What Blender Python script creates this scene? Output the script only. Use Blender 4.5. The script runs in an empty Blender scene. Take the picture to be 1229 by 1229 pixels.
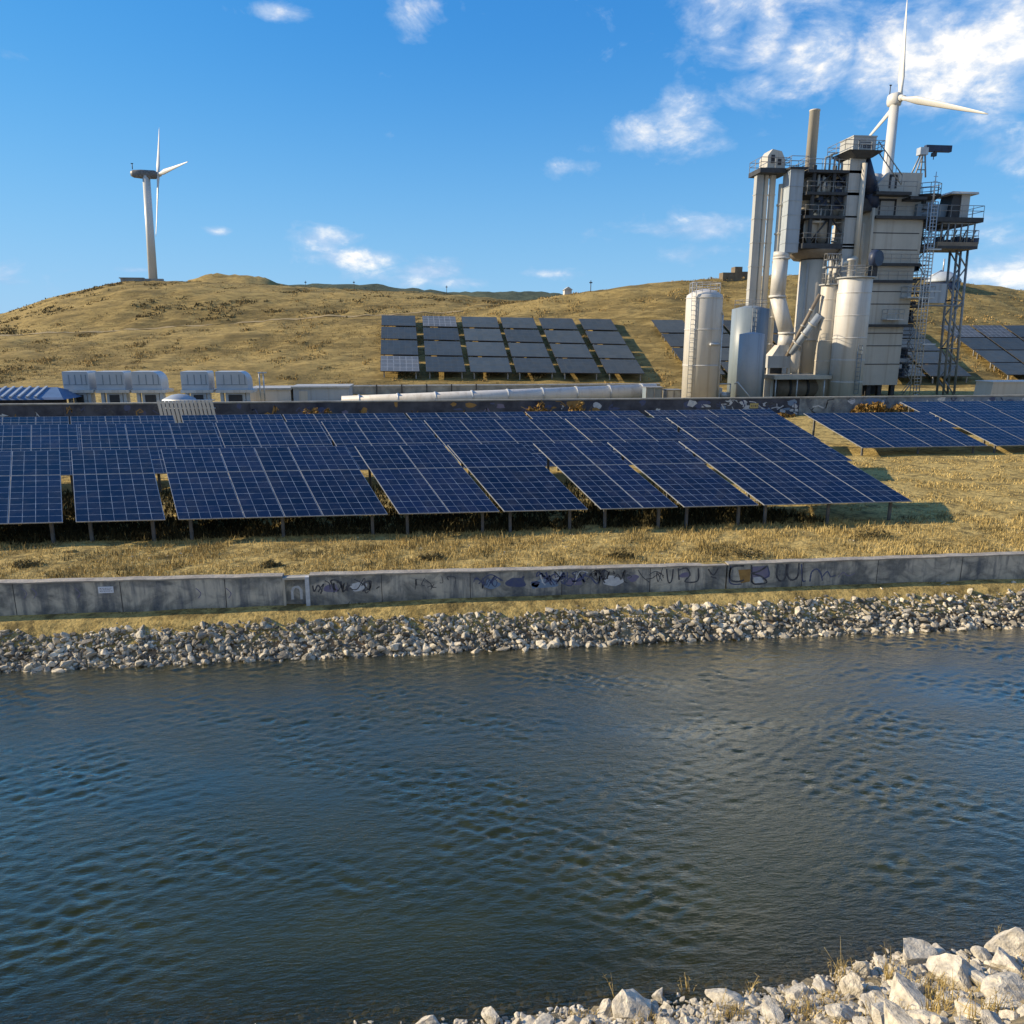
import bpy, bmesh, math, random
import numpy as np
from math import sin, cos, tan, radians, pi, sqrt, atan2, atan, asin
from mathutils import Vector, Matrix

random.seed(7)
rng = np.random.default_rng(11)
S = bpy.context.scene
COL = S.collection

# ------------------------------------------------------------------ camera
FPX, CX, CY, HORIZ = 900.0, 614.5, 614.5, 407.0       # focal length and centre in photo pixels
PSI = radians(6.3)
TH = atan((CY - HORIZ) / FPX)
CAMZ = 10.0
cam = bpy.data.cameras.new('camera')
cam.sensor_width = 36.0
cam.lens = 36.0 * FPX / 1229.0
cam.clip_start, cam.clip_end = 0.1, 20000
camo = bpy.data.objects.new('camera', cam)
COL.objects.link(camo)
camo.location = (0, 0, CAMZ)
camo.rotation_euler = (pi / 2 - TH, 0, -PSI)
S.camera = camo

R_ = (cos(PSI), -sin(PSI), 0.0)
F_ = (sin(PSI) * cos(TH), cos(PSI) * cos(TH), -sin(TH))
U_ = (sin(PSI) * sin(TH), cos(PSI) * sin(TH), cos(TH))


def ray(x, y):
    u, v = (x - CX) / FPX, (CY - y) / FPX
    return [R_[i] * u + U_[i] * v + F_[i] for i in range(3)]


def at(x, y, Y):                                      # the point seen at a photo pixel, at world depth Y
    d = ray(x, y)
    t = Y / d[1]
    return Vector((d[0] * t, Y, CAMZ + d[2] * t))


def atz(x, y, z):
    d = ray(x, y)
    t = (z - CAMZ) / d[2]
    return Vector((d[0] * t, d[1] * t, z))


def x_at(px, Y, z):                                   # world X seen at pixel column px at depth Y, height z
    u = (px - CX) / FPX
    return (Y * sin(PSI) + u * (Y * cos(PSI) * cos(TH) - (z - CAMZ) * sin(TH))) / (cos(PSI) - u * sin(PSI) * cos(TH))


# ------------------------------------------------------------------ sun, sky, exposure
SUN_EL, SUN_AZ = radians(25), radians(-79)            # azimuth from +Y towards +X
sdir = Vector((sin(SUN_AZ) * cos(SUN_EL), cos(SUN_AZ) * cos(SUN_EL), sin(SUN_EL)))
sun = bpy.data.lights.new('sun', 'SUN')
sun.energy = 5.0
sun.angle = radians(0.5)
sun.color = (1.0, 0.82, 0.57)
suno = bpy.data.objects.new('sun', sun)
COL.objects.link(suno)
suno.rotation_euler = (-sdir).to_track_quat('-Z', 'Y').to_euler()

W = bpy.data.worlds.new('World')
S.world = W
W.use_nodes = True
S.view_settings.view_transform = 'Standard'
S.view_settings.look = 'None'
S.view_settings.exposure = 0.4
S.view_settings.gamma = 1.0


class NT:
    """tiny node-tree helper"""

    def __init__(s, nt):
        s.nt = nt
        s.nt.nodes.clear()

    def n(s, t, **kw):
        nd = s.nt.nodes.new(t)
        for k, v in kw.items():
            if k.startswith('i_'):
                nd.inputs[k[2:].replace('_', ' ')].default_value = v
            else:
                setattr(nd, k, v)
        return nd

    def l(s, a, b):
        s.nt.links.new(a, b)

    def m(s, op, a, b=None, c=None, clamp=False):
        nd = s.nt.nodes.new('ShaderNodeMath')
        nd.operation = op
        nd.use_clamp = clamp
        for i, v in enumerate((a, b, c)):
            if v is None:
                continue
            if isinstance(v, (int, float)):
                nd.inputs[i].default_value = v
            else:
                s.l(v, nd.inputs[i])
        return nd.outputs[0]

    def mixc(s, f, a, b, blend='MIX'):
        nd = s.nt.nodes.new('ShaderNodeMix')
        nd.data_type = 'RGBA'
        nd.blend_type = blend
        for sock, v in ((nd.inputs[0], f), (nd.inputs[6], a), (nd.inputs[7], b)):
            if isinstance(v, (int, float)):
                sock.default_value = v
            elif isinstance(v, (tuple, list)):
                sock.default_value = (v[0], v[1], v[2], 1)
            else:
                s.l(v, sock)
        return nd.outputs[2]

    def ramp(s, f, stops):
        nd = s.nt.nodes.new('ShaderNodeValToRGB')
        cr = nd.color_ramp
        while len(cr.elements) < len(stops):
            cr.elements.new(0.5)
        for e, (p, c) in zip(cr.elements, stops):
            e.position = p
            e.color = (c, c, c, 1) if isinstance(c, (int, float)) else (c[0], c[1], c[2], 1)
        s.l(f, nd.inputs[0])
        return nd.outputs[0]

    def noise(s, vec, scale, detail=4, rough=0.55, dist=0.0):
        nd = s.nt.nodes.new('ShaderNodeTexNoise')
        nd.inputs['Scale'].default_value = scale
        nd.inputs['Detail'].default_value = detail
        nd.inputs['Roughness'].default_value = rough
        nd.inputs['Distortion'].default_value = dist
        if vec is not None:
            s.l(vec, nd.inputs['Vector'])
        return nd.outputs[0]

    def mapping(s, vec, scale=(1, 1, 1), rot=(0, 0, 0), loc=(0, 0, 0)):
        nd = s.nt.nodes.new('ShaderNodeMapping')
        nd.inputs['Scale'].default_value = scale
        nd.inputs['Rotation'].default_value = rot
        nd.inputs['Location'].default_value = loc
        s.l(vec, nd.inputs['Vector'])
        return nd.outputs[0]


def build_world():
    t = NT(W.node_tree)
    sky = t.n('ShaderNodeTexSky', sky_type='NISHITA')
    sky.sun_disc = False
    sky.sun_elevation = SUN_EL
    sky.sun_rotation = SUN_AZ
    sky.altitude = 200
    sky.air_density = 1.0
    sky.dust_density = 0.05
    sky.ozone_density = 3.0
    hs = t.n('ShaderNodeHueSaturation', i_Saturation=1.05, i_Value=1.0)
    t.l(sky.outputs[0], hs.inputs['Color'])
    geo = t.n('ShaderNodeTexCoord').outputs['Generated']
    sep = t.n('ShaderNodeSeparateXYZ')
    t.l(geo, sep.inputs[0])
    az = t.m('ARCTAN2', sep.outputs[0], sep.outputs[1])
    el = t.m('ARCSINE', sep.outputs[2])
    # cumulus wisps, and an unseen cloud added for the water glint: (pixel x, pixel y, half width, half height, strength) as directions in the sky
    blobs = [(318, 14, 40, 10, .8), (498, 14, 30, 26, .9), (462, 88, 22, 14, .32), (925, 30, 36, 54, 1.1), (985, 60, 64, 54, 1.08),
             (1090, 62, 92, 62, 1.08), (1190, 60, 92, 70, 1.1), (905, 108, 46, 26, .8), (822, 148, 52, 40, .9),
             (770, 162, 46, 26, .75), (695, 200, 40, 14, .55), (705, 177, 22, 9, .6), (835, 275, 84, 17, .8), (815, 303, 60, 13, .7),
             (390, 284, 40, 19, 1.05), (436, 311, 60, 17, 1.05), (492, 330, 70, 18, .9), (540, 338, 50, 9, .7), (265, 277, 14, 6, .8),
             (158, 324, 24, 5, .8), (652, 328, 30, 6, .75), (566, 340, 22, 5, .6), (1195, 285, 50, 26, .7),
             (1215, 325, 60, 26, .95), (1190, 262, 60, 12, .55), (1130, 118, 90, 14, .5), (1290, 180, 80, 60, .8), (-60, 330, 90, 20, .7),
             (955, -225, 130, 165, 1.75), (640, -220, 180, 50, .7), (980, -230, 260, 80, .9), (300, -260, 150, 40, .7)]  # leading entry: bright cloud above the frame, put in to reflect as the glint
    mask = None
    for (bx, by, sx, sy, st) in blobs:
        d = ray(bx, by)
        L = sqrt(sum(c * c for c in d))
        a0, e0 = atan2(d[0], d[1]), asin(d[2] / L)
        k = 1 / FPX * (1 if True else 1)
        ce = cos(e0)
        da = t.m('MULTIPLY', t.m('SUBTRACT', az, a0), ce / (sx * k * 0.86))
        de = t.m('DIVIDE', t.m('SUBTRACT', el, e0), sy * k * 0.86)
        q = t.m('ADD', t.m('MULTIPLY', da, da), t.m('MULTIPLY', de, de))
        b = t.m('MULTIPLY', t.m('POWER', 2.718, t.m('MULTIPLY', q, -0.8)), st)
        mask = b if mask is None else t.m('MAXIMUM', mask, b)
    sv = t.mapping(geo, scale=(1, 1, 1.8))
    n1 = t.noise(sv, 13, 9, 0.62, 0.4)
    n2 = t.noise(sv, 42, 6, 0.6, 0.2)
    nn = t.m('ADD', t.m('MULTIPLY', n1, 0.8), t.m('MULTIPLY', n2, 0.2))
    dens = t.m('ADD', t.m('MULTIPLY', t.m('SUBTRACT', nn, 0.5), 2.75), t.m('SUBTRACT', t.m('MULTIPLY', mask, 1.15), 0.40))
    a = t.ramp(dens, [(0.0, 0.0), (0.22, .20), (0.48, .52), (0.9, .90)])
    core = t.ramp(t.m('DIVIDE', t.m('ADD', t.m('MULTIPLY', t.noise(sv, 22, 6, .6), 0.9), t.m('MULTIPLY', dens, .35)), 1.4),
                  [(0.257, (2.3, 3.5, 5.3)), (0.443, (3.9, 4.8, 6.2)), (0.60, (8.8, 8.2, 7.2)), (0.69, (9.4, 8.8, 7.6)), (0.83, (34, 29, 22))])  # last stop far above white, for the added glint cloud
    tint = t.mixc(1.0, hs.outputs[0], (.50, .98, 1.30), 'MULTIPLY')
    sp = t.n('ShaderNodeSeparateColor')
    t.l(tint, sp.inputs[0])
    cb = t.n('ShaderNodeCombineColor')
    for i, (g_, k_) in enumerate(((.74, 12.0), (1.45, 4.0), (2.6, 3.0))):           # soft shoulder: the band near the horizon stays below white
        ch = sp.outputs[i]
        t.l(t.m('MULTIPLY', t.m('DIVIDE', ch, t.m('ADD', 1.0, t.m('DIVIDE', ch, k_))), g_), cb.inputs[i])
    hz = t.m('POWER', t.m('SUBTRACT', 1.0, t.m('MULTIPLY', t.m('MAXIMUM', el, 0.0), 2.6), clamp=True), 2.0)
    pale = t.mixc(t.m('MULTIPLY', hz, .72), cb.outputs[0], (2.6, 4.3, 6.0))
    # unseen pale bank added behind the camera as neutral fill for shadows
    back = t.m('MULTIPLY', t.m('SUBTRACT', 0.0, t.m('ADD', sep.outputs[1], .05)), 2.2, clamp=True)
    pale = t.mixc(t.m('MULTIPLY', back, .85), pale, (1.75, 2.45, 3.55))
    c = t.mixc(a, pale, core)
    bg = t.n('ShaderNodeBackground', i_Strength=0.115)
    t.l(c, bg.inputs['Color'])
    out = t.n('ShaderNodeOutputWorld')
    t.l(bg.outputs[0], out.inputs['Surface'])


build_world()

# ------------------------------------------------------------------ materials
MATS = {}


def mat(name, col, col2=None, scale=3.0, rough=0.6, bump=0.0, metal=0.0, streak=False, island=0.0, contrast=(0.35, 0.65), spec=0.5, bscale=None):
    if name in MATS:
        return MATS[name]
    m = bpy.data.materials.new(name)
    m.use_nodes = True
    t = NT(m.node_tree)
    p = t.n('ShaderNodeBsdfPrincipled')
    p.inputs['Roughness'].default_value = rough
    p.inputs['Metallic'].default_value = metal
    p.inputs['Specular IOR Level'].default_value = spec
    out = t.n('ShaderNodeOutputMaterial')
    t.l(p.outputs[0], out.inputs['Surface'])
    tc = t.n('ShaderNodeTexCoord').outputs['Object']
    v = t.mapping(tc, scale=(1, 1, 0.12)) if streak else tc
    nz = t.noise(v, scale, 7, 0.6)
    f = t.ramp(nz, [(contrast[0], 0.0), (contrast[1], 1.0)])
    c = t.mixc(f, col, col2 if col2 else tuple(x * 0.8 for x in col))
    if streak:
        g1 = t.ramp(t.noise(t.mapping(tc, scale=(1.6, 1.6, .05)), 1.3, 5, .65), [(.52, 0), (.70, 1)])
        c = t.mixc(t.m('MULTIPLY', g1, .38), c, tuple(x * y for x, y in zip(col, (.46, .38, .30))))
        g2 = t.ramp(t.noise(tc, .9, 6, .65), [(.50, 0), (.72, 1)])
        c = t.mixc(t.m('MULTIPLY', g2, .28), c, tuple(x * .62 for x in col))
    if island:
        g = t.n('ShaderNodeNewGeometry')
        hv = t.n('ShaderNodeHueSaturation')
        t.l(t.m('ADD', t.m('MULTIPLY', g.outputs['Random Per Island'], island), 1 - island / 2), hv.inputs['Value'])
        t.l(c, hv.inputs['Color'])
        c = hv.outputs[0]
    t.l(c, p.inputs['Base Color'])
    if bump:
        b = t.n('ShaderNodeBump', i_Strength=bump, i_Distance=0.1)
        t.l(t.noise(tc, bscale or scale * 4, 6, 0.6), b.inputs['Height'])
        t.l(b.outputs[0], p.inputs['Normal'])
    MATS[name] = m
    return m


def grass_mat(name, a, b, c, patch=0.06, fine=1.4, stretch=(1, 1, 1), dark=0.5, bd=.6):
    m = bpy.data.materials.new(name)
    m.use_nodes = True
    t = NT(m.node_tree)
    p = t.n('ShaderNodeBsdfPrincipled', i_Roughness=0.95)
    p.inputs['Specular IOR Level'].default_value = 0.1
    out = t.n('ShaderNodeOutputMaterial')
    t.l(p.outputs[0], out.inputs['Surface'])
    g = t.n('ShaderNodeNewGeometry').outputs['Position']
    v = t.mapping(g, scale=stretch)
    n1 = t.ramp(t.noise(v, patch, 4, 0.55, 0.3), [(0.42, 0), (0.60, 1)])
    n2 = t.ramp(t.noise(v, fine, 4, 0.6), [(0.44, 0), (0.60, 1)])
    n3 = t.ramp(t.noise(v, patch * 3.0, 5, 0.62, 0.5), [(0.50, 0), (0.64, 1)])
    c1 = t.mixc(n1, a, b)
    c2 = t.mixc(t.m('MULTIPLY', n2, 0.6), c1, tuple(x * 1.35 for x in a))
    c3 = t.mixc(t.m('MULTIPLY', n3, dark), c2, c)
    n4 = t.ramp(t.noise(v, fine * 2.2, 3, 0.6), [(0.52, 0), (0.62, 1)])
    c3 = t.mixc(t.m('MULTIPLY', n4, .5), c3, c)
    t.l(c3, p.inputs['Base Color'])
    bp = t.n('ShaderNodeBump', i_Strength=1.0, i_Distance=bd)
    hh = t.m('ADD', t.noise(v, fine * 0.8, 8, 0.75), t.m('MULTIPLY', t.noise(v, patch * 5, 5, .6), 1.2))
    t.l(hh, bp.inputs['Height'])
    t.l(bp.outputs[0], p.inputs['Normal'])
    return m


M_cream = mat('cream_paint', (.61, .57, .49), (.52, .48, .40), 0.5, .5, streak=True, contrast=(.4, .75))
M_white = mat('white_paint', (.63, .62, .59), (.54, .525, .49), 0.7, .45, streak=True, contrast=(.45, .8))
M_grey = mat('grey_cladding', (.58, .56, .50), (.47, .455, .41), 0.35, .55, streak=True)
M_grey2 = mat('pale_grey_cladding', (.46, .47, .46), (.38, .39, .38), 0.5, .55, streak=True)
M_bluegrey = mat('blue_grey_paint', (.24, .30, .35), (.17, .22, .27), 0.6, .45, streak=True)
M_paleblue = mat('pale_blue_paint', (.40, .46, .52), (.33, .38, .44), 0.5, .5, streak=True)
M_steel = mat('steel', (.34, .36, .37), (.22, .22, .22), 2, .5, metal=.3)
M_galv = mat('galvanised', (.60, .62, .63), (.45, .47, .48), 2, .4, metal=.4)
M_legs = mat('weathered_post', (.16, .165, .17), (.09, .09, .09), 2, .6)
M_dark = mat('dark_steel', (.05, .055, .06), (.03, .03, .035), 2, .6)
M_darkblue = mat('dark_blue_steel', (.03, .05, .11), (.02, .03, .06), 2, .5)
M_brown = mat('rusty_drum', (.26, .22, .17), (.16, .13, .10), 1.0, .6, contrast=(.3, .7))
M_roof = mat('beige_roof', (.55, .52, .44), (.44, .41, .34), 1, .7)
M_conc = mat('concrete', (.40, .40, .37), (.20, .205, .20), 0.9, .85, bump=.3, contrast=(.35, .7))
M_conc_d = mat('stained_concrete', (.30, .34, .36), (.10, .12, .15), 1.1, .85, bump=.3, contrast=(.35, .66))
M_turb = mat('turbine_white', (.66, .66, .63), (.60, .60, .57), .3, .4)
M_nac = mat('nacelle_grey', (.22, .22, .22), (.08, .08, .08), 3.0, .5)
M_black = mat('spray_black', (.03, .032, .045), (.10, .11, .13), 5, .7)
M_spblue = mat('spray_blue', (.05, .075, .20), (.09, .11, .18), 5, .7)
M_spsky = mat('spray_sky', (.14, .24, .42), (.20, .27, .36), 5, .7)
M_spochre = mat('spray_ochre', (.36, .22, .07), (.25, .15, .05), 5, .7)
M_spwhite = mat('spray_white', (.62, .66, .70), (.42, .46, .52), 5, .7)
M_spviolet = mat('spray_violet', (.15, .14, .27), (.20, .20, .26), 5, .7)
M_yellow = mat('yellow_sign', (.62, .50, .18), (.5, .4, .14), 5, .6)
M_rock = mat('pale_rock', (.62, .57, .46), (.27, .245, .20), 2.6, .85, bump=.5, island=.5, contrast=(.35, .7), bscale=9)
def riprap_mat():
    m = bpy.data.materials.new('riprap_rock')
    m.use_nodes = True
    t = NT(m.node_tree)
    p = t.n('ShaderNodeBsdfPrincipled', i_Roughness=.88)
    out = t.n('ShaderNodeOutputMaterial')
    t.l(p.outputs[0], out.inputs['Surface'])
    g = t.n('ShaderNodeNewGeometry')
    rnd = t.ramp(g.outputs['Random Per Island'], [(0, (.15, .14, .12)), (.3, (.38, .345, .275)), (.6, (.64, .57, .44)), (1, (.88, .80, .62))])
    big = t.ramp(t.noise(g.outputs['Position'], .7, 5, .65), [(.36, .5), (.58, 1.0)])
    nz = t.ramp(t.noise(g.outputs['Position'], 9, 6, .65), [(.3, .6), (.7, 1.1)])
    c = t.mixc(1.0, rnd, big, 'MULTIPLY')
    c = t.mixc(1.0, c, nz, 'MULTIPLY')
    t.l(c, p.inputs['Base Color'])
    b = t.n('ShaderNodeBump', i_Strength=.5, i_Distance=.05)
    t.l(t.noise(g.outputs['Position'], 14, 6, .65), b.inputs['Height'])
    t.l(b.outputs[0], p.inputs['Normal'])
    return m


M_rockd = riprap_mat()
M_dirt = mat('dirt', (.36, .25, .145), (.13, .09, .055), 1.2, .95, bump=.8, contrast=(.35, .65))
M_blade = mat('straw', (.58, .45, .19), (.36, .27, .105), 0.5, .8, island=.7, spec=.15)
M_bladed = mat('weed', (.20, .155, .07), (.11, .095, .045), 0.5, .85, island=.6, spec=.1)
M_bush = mat('dry_leaf', (.30, .19, .06), (.19, .12, .04), 0.8, .8, island=.6, spec=.1)
M_ruin = mat('ruin_stone', (.22, .18, .12), (.14, .11, .08), 1, .9)
M_frame = mat('panel_frame', (.42, .44, .46), (.3, .32, .34), 3, .4, metal=.2)


def pv_mat(name, base, base2, line, sx=1.0, lw=0.055, rough=.18, spec=.5):
    m = bpy.data.materials.new(name)
    m.use_nodes = True
    t = NT(m.node_tree)
    p = t.n('ShaderNodeBsdfPrincipled', i_Roughness=rough)
    p.inputs['Specular IOR Level'].default_value = spec
    out = t.n('ShaderNodeOutputMaterial')
    t.l(p.outputs[0], out.inputs['Surface'])
    uv = t.n('ShaderNodeUVMap').outputs[0]
    sp = t.n('ShaderNodeSeparateXYZ')
    t.l(uv, sp.inputs[0])
    fl = t.n('ShaderNodeVectorMath', operation='FLOOR')
    t.l(uv, fl.inputs[0])
    wn = t.n('ShaderNodeTexWhiteNoise', noise_dimensions='2D')
    t.l(fl.outputs[0], wn.inputs['Vector'])
    geo = t.n('ShaderNodeNewGeometry').outputs['Position']
    cl = t.mixc(wn.outputs[0], base, base2)
    oi = t.n('ShaderNodeObjectInfo')
    hv = t.n('ShaderNodeHueSaturation')
    t.l(t.m('ADD', .72, t.m('MULTIPLY', oi.outputs['Random'], .56)), hv.inputs['Value'])
    t.l(cl, hv.inputs['Color'])
    cl = hv.outputs[0]
    dn = t.ramp(t.noise(geo, 1.1, 6, .7), [(0.45, 0), (0.8, 1)])
    cl = t.mixc(t.m('MULTIPLY', dn, .06), cl, (.35, .33, .28))
    ls = None
    for o, w in ((sp.outputs[0], lw), (sp.outputs[1], lw)):
        fr = t.m('FRACT', o)
        e = t.m('LESS_THAN', t.m('MINIMUM', fr, t.m('SUBTRACT', 1.0, fr)), w / 2)
        ls = e if ls is None else t.m('MAXIMUM', ls, e)
    # busbar lines, worn unevenly
    wear = t.ramp(t.noise(geo, 2.3, 5, .7), [(0.30, 0.15), (0.66, 1.0)])
    c = t.mixc(t.m('MULTIPLY', ls, wear), cl, line)
    t.l(c, p.inputs['Base Color'])
    t.l(t.m('ADD', rough, t.m('MULTIPLY', dn, .25)), p.inputs['Roughness'])
    return m


M_pv = pv_mat('solar_cells', (.0045, .008, .026), (.007, .012, .040), (.26, .33, .43), lw=.042, spec=.35)
M_pv_far = pv_mat('hill_solar_cells', (.046, .060, .066), (.058, .072, .078), (.085, .10, .105), lw=.05, rough=.5, spec=.2)
M_pv_pale = pv_mat('bleached_solar_cells', (.09, .105, .12), (.12, .135, .15), (.27, .30, .33), lw=.12, rough=.5, spec=.2)


def water_mat():
    m = bpy.data.materials.new('canal_water')
    m.use_nodes = True
    t = NT(m.node_tree)
    out = t.n('ShaderNodeOutputMaterial')
    pos = t.n('ShaderNodeNewGeometry').outputs['Position']
    # fine wind ripples
    b1 = t.n('ShaderNodeBump', i_Strength=0.7, i_Distance=0.025)
    v1 = t.mapping(pos, scale=(2.6, 9.0, 1), rot=(0, 0, radians(24)))
    v2 = t.mapping(pos, scale=(3.2, 11.0, 1), rot=(0, 0, radians(-20)))
    v3 = t.mapping(pos, scale=(5.5, 12.0, 1), rot=(0, 0, radians(8)))
    h = t.m('ADD', t.m('ADD', t.noise(v1, 1.0, 5, .6), t.m('MULTIPLY', t.noise(v2, 1.2, 5, .6), .8)), t.m('MULTIPLY', t.noise(v3, 1.6, 3, .6), .45))
    t.l(h, b1.inputs['Height'])
    t.l(t.ramp(t.noise(t.mapping(pos, scale=(.6, 1.2, 1), rot=(0, 0, .4)), .35, 4, .6), [(.36, .45), (.62, 1.0)]), b1.inputs['Strength'])
    murk = t.n('ShaderNodeBsdfDiffuse')
    nn = t.ramp(t.noise(pos, .35, 5, .6), [(.35, 0), (.7, 1)])
    t.l(t.mixc(nn, (.022, .029, .011), (.036, .040, .011)), murk.inputs['Color'])
    clear = t.n('ShaderNodeBsdfTransparent')
    clear.inputs['Color'].default_value = (.50, .44, .24, 1)
    at_ = t.n('ShaderNodeAttribute', attribute_name='depth_m')
    fac = t.ramp(t.m('DIVIDE', at_.outputs['Fac'], 1.4), [(0.0, 0.25), (0.16, 0.62), (0.5, 1.0)])
    body = t.n('ShaderNodeMixShader')
    t.l(fac, body.inputs[0])
    t.l(clear.outputs[0], body.inputs[1])
    t.l(murk.outputs[0], body.inputs[2])
    gl = t.n('ShaderNodeBsdfGlossy', i_Roughness=0.07)
    gl.inputs['Color'].default_value = (1, .97, .88, 1)
    t.l(b1.outputs[0], gl.inputs['Normal'])
    lw = t.n('ShaderNodeLayerWeight', i_Blend=.5)
    t.l(b1.outputs[0], lw.inputs['Normal'])
    refl = t.m('ADD', t.m('MULTIPLY', t.m('POWER', lw.outputs['Facing'], 3.5), 2.25), .010, clamp=True)
    mx = t.n('ShaderNodeMixShader')
    t.l(refl, mx.inputs[0])
    t.l(body.outputs[0], mx.inputs[1])
    t.l(gl.outputs[0], mx.inputs[2])
    t.l(mx.outputs[0], out.inputs['Surface'])
    return m


# ------------------------------------------------------------------ mesh helpers
class MB:
    def __init__(s):
        s.v, s.f, s.mi, s.uv, s.sm = [], [], [], {}, []

    def add(s, vs, fs, mi=0, smooth=False):
        o = len(s.v)
        s.v += [tuple(v) for v in vs]
        for f in fs:
            s.f.append(tuple(i + o for i in f))
            s.mi.append(mi)
            s.sm.append(smooth)

    def box(s, x0, x1, y0, y1, z0, z1, mi=0):
        vs = [(x0, y0, z0), (x1, y0, z0), (x1, y1, z0), (x0, y1, z0), (x0, y0, z1), (x1, y0, z1), (x1, y1, z1), (x0, y1, z1)]
        s.add(vs, [(0, 3, 2, 1), (4, 5, 6, 7), (0, 1, 5, 4), (1, 2, 6, 5), (2, 3, 7, 6), (3, 0, 4, 7)], mi)
        return s

    def hexa(s, b4, t4, mi=0):
        s.add(list(b4) + list(t4), [(0, 3, 2, 1), (4, 5, 6, 7), (0, 1, 5, 4), (1, 2, 6, 5), (2, 3, 7, 6), (3, 0, 4, 7)], mi)
        return s

    def tube(s, a, b, r, r2=None, n=8, mi=0, smooth=True, caps=True):
        a, b = Vector(a), Vector(b)
        r2 = r if r2 is None else r2
        d = (b - a)
        if d.length < 1e-6:
            return s
        d.normalize()
        x = d.cross(Vector((0, 0, 1)))
        if x.length < 1e-3:
            x = Vector((1, 0, 0))
        x.normalize()
        y = d.cross(x)
        vs = []
        for c, rr in ((a, r), (b, r2)):
            for i in range(n):
                w = 2 * pi * i / n
                vs.append(c + x * (rr * cos(w)) + y * (rr * sin(w)))
        fs = [(i, (i + 1) % n, n + (i + 1) % n, n + i) for i in range(n)]
        s.add(vs, fs, mi, smooth)
        if caps:
            o = len(s.v) - 2 * n
            s.f.append(tuple(o + i for i in reversed(range(n)))); s.mi.append(mi); s.sm.append(False)
            s.f.append(tuple(o + n + i for i in range(n))); s.mi.append(mi); s.sm.append(False)
        return s

    def path(s, pts, r, n=8, mi=0):
        for a, b in zip(pts[:-1], pts[1:]):
            s.tube(a, b, r, n=n, mi=mi)
        return s

    def lathe(s, c, prof, n=24, mi=0, smooth=True):
        """prof: list of (radius, z) about the vertical through c"""
        vs, fs = [], []
        for (r, z) in prof:
            for i in range(n):
                w = 2 * pi * i / n
                vs.append((c[0] + r * cos(w), c[1] + r * sin(w), z))
        for k in range(len(prof) - 1):
            for i in range(n):
                j = (i + 1) % n
                fs.append((k * n + i, k * n + j, (k + 1) * n + j, (k + 1) * n + i))
        s.add(vs, fs, mi, smooth)
        o = len(s.v) - len(vs)
        s.f.append(tuple(o + i for i in reversed(range(n)))); s.mi.append(mi); s.sm.append(False)
        s.f.append(tuple(o + (len(prof) - 1) * n + i for i in range(n))); s.mi.append(mi); s.sm.append(False)
        return s

    def prism(s, poly, d, mi=0):
        """poly: list of Vector (planar), extruded by vector d"""
        n = len(poly)
        d = Vector(d)
        vs = [Vector(p) for p in poly] + [Vector(p) + d for p in poly]
        fs = [tuple(range(n)), tuple(reversed(range(n, 2 * n)))]
        fs += [(i, n + i, n + (i + 1) % n, (i + 1) % n) for i in range(n)]
        s.add(vs, fs, mi)
        return s

    def build(s, name, mats, parent=None, loc=None):
        me = bpy.data.meshes.new(name)
        org = Vector((0, 0, 0))
        root = parent
        while root is not None and root.parent is not None:
            root = root.parent
        if root is not None:
            org = Vector(root.location)
        elif loc is not None:
            org = Vector(loc)
        me.from_pydata([tuple(Vector(v) - org) for v in s.v], [], s.f)
        for m in (mats if isinstance(mats, (list, tuple)) else [mats]):
            me.materials.append(m)
        me.polygons.foreach_set('material_index', s.mi)
        me.polygons.foreach_set('use_smooth', s.sm)
        if s.uv:
            ul = me.uv_layers.new(name='UVMap')
            for fi, uvs in s.uv.items():
                p = me.polygons[fi]
                for k, li in enumerate(p.loop_indices):
                    ul.data[li].uv = uvs[k]
        me.update()
        bm = bmesh.new(); bm.from_mesh(me)
        bmesh.ops.recalc_face_normals(bm, faces=bm.faces)
        bm.to_mesh(me); bm.free()
        o = bpy.data.objects.new(name, me)
        COL.objects.link(o)
        if parent is not None:
            o.parent = parent
        elif loc is not None:
            o.location = org
        return o


def tag(o, label, cat, group=None):
    o['label'] = label
    o['category'] = cat
    if group:
        o['group'] = group
    return o


def thing(name, loc, label, cat, group=None):
    o = bpy.data.objects.new(name, None)
    COL.objects.link(o)
    o.location = loc
    o.empty_display_size = 0.3
    return tag(o, label, cat, group)


def structure(o, kind='structure'):
    o['kind'] = kind
    return o


def np_mesh(name, verts, faces, mats, mi=None, smooth=False):
    """verts (n,3) array, faces (m,k) array"""
    me = bpy.data.meshes.new(name)
    n, m, k = len(verts), len(faces), faces.shape[1]
    me.vertices.add(n)
    me.vertices.foreach_set('co', np.asarray(verts, np.float32).ravel())
    me.loops.add(m * k)
    me.loops.foreach_set('vertex_index', np.asarray(faces, np.int32).ravel())
    me.polygons.add(m)
    me.polygons.foreach_set('loop_start', np.arange(0, m * k, k, dtype=np.int32))
    for x in (mats if isinstance(mats, (list, tuple)) else [mats]):
        me.materials.append(x)
    if mi is not None:
        me.polygons.foreach_set('material_index', np.asarray(mi, np.int32))
    me.polygons.foreach_set('use_smooth', np.full(m, smooth, dtype=bool))
    me.update(calc_edges=True)
    me.validate()
    o = bpy.data.objects.new(name, me)
    COL.objects.link(o)
    return o


def grid_faces(nx, ny):
    i = np.arange(nx - 1)[None, :] + np.arange(ny - 1)[:, None] * nx
    return np.stack([i, i + 1, i + 1 + nx, i + nx], -1).reshape(-1, 4)


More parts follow.
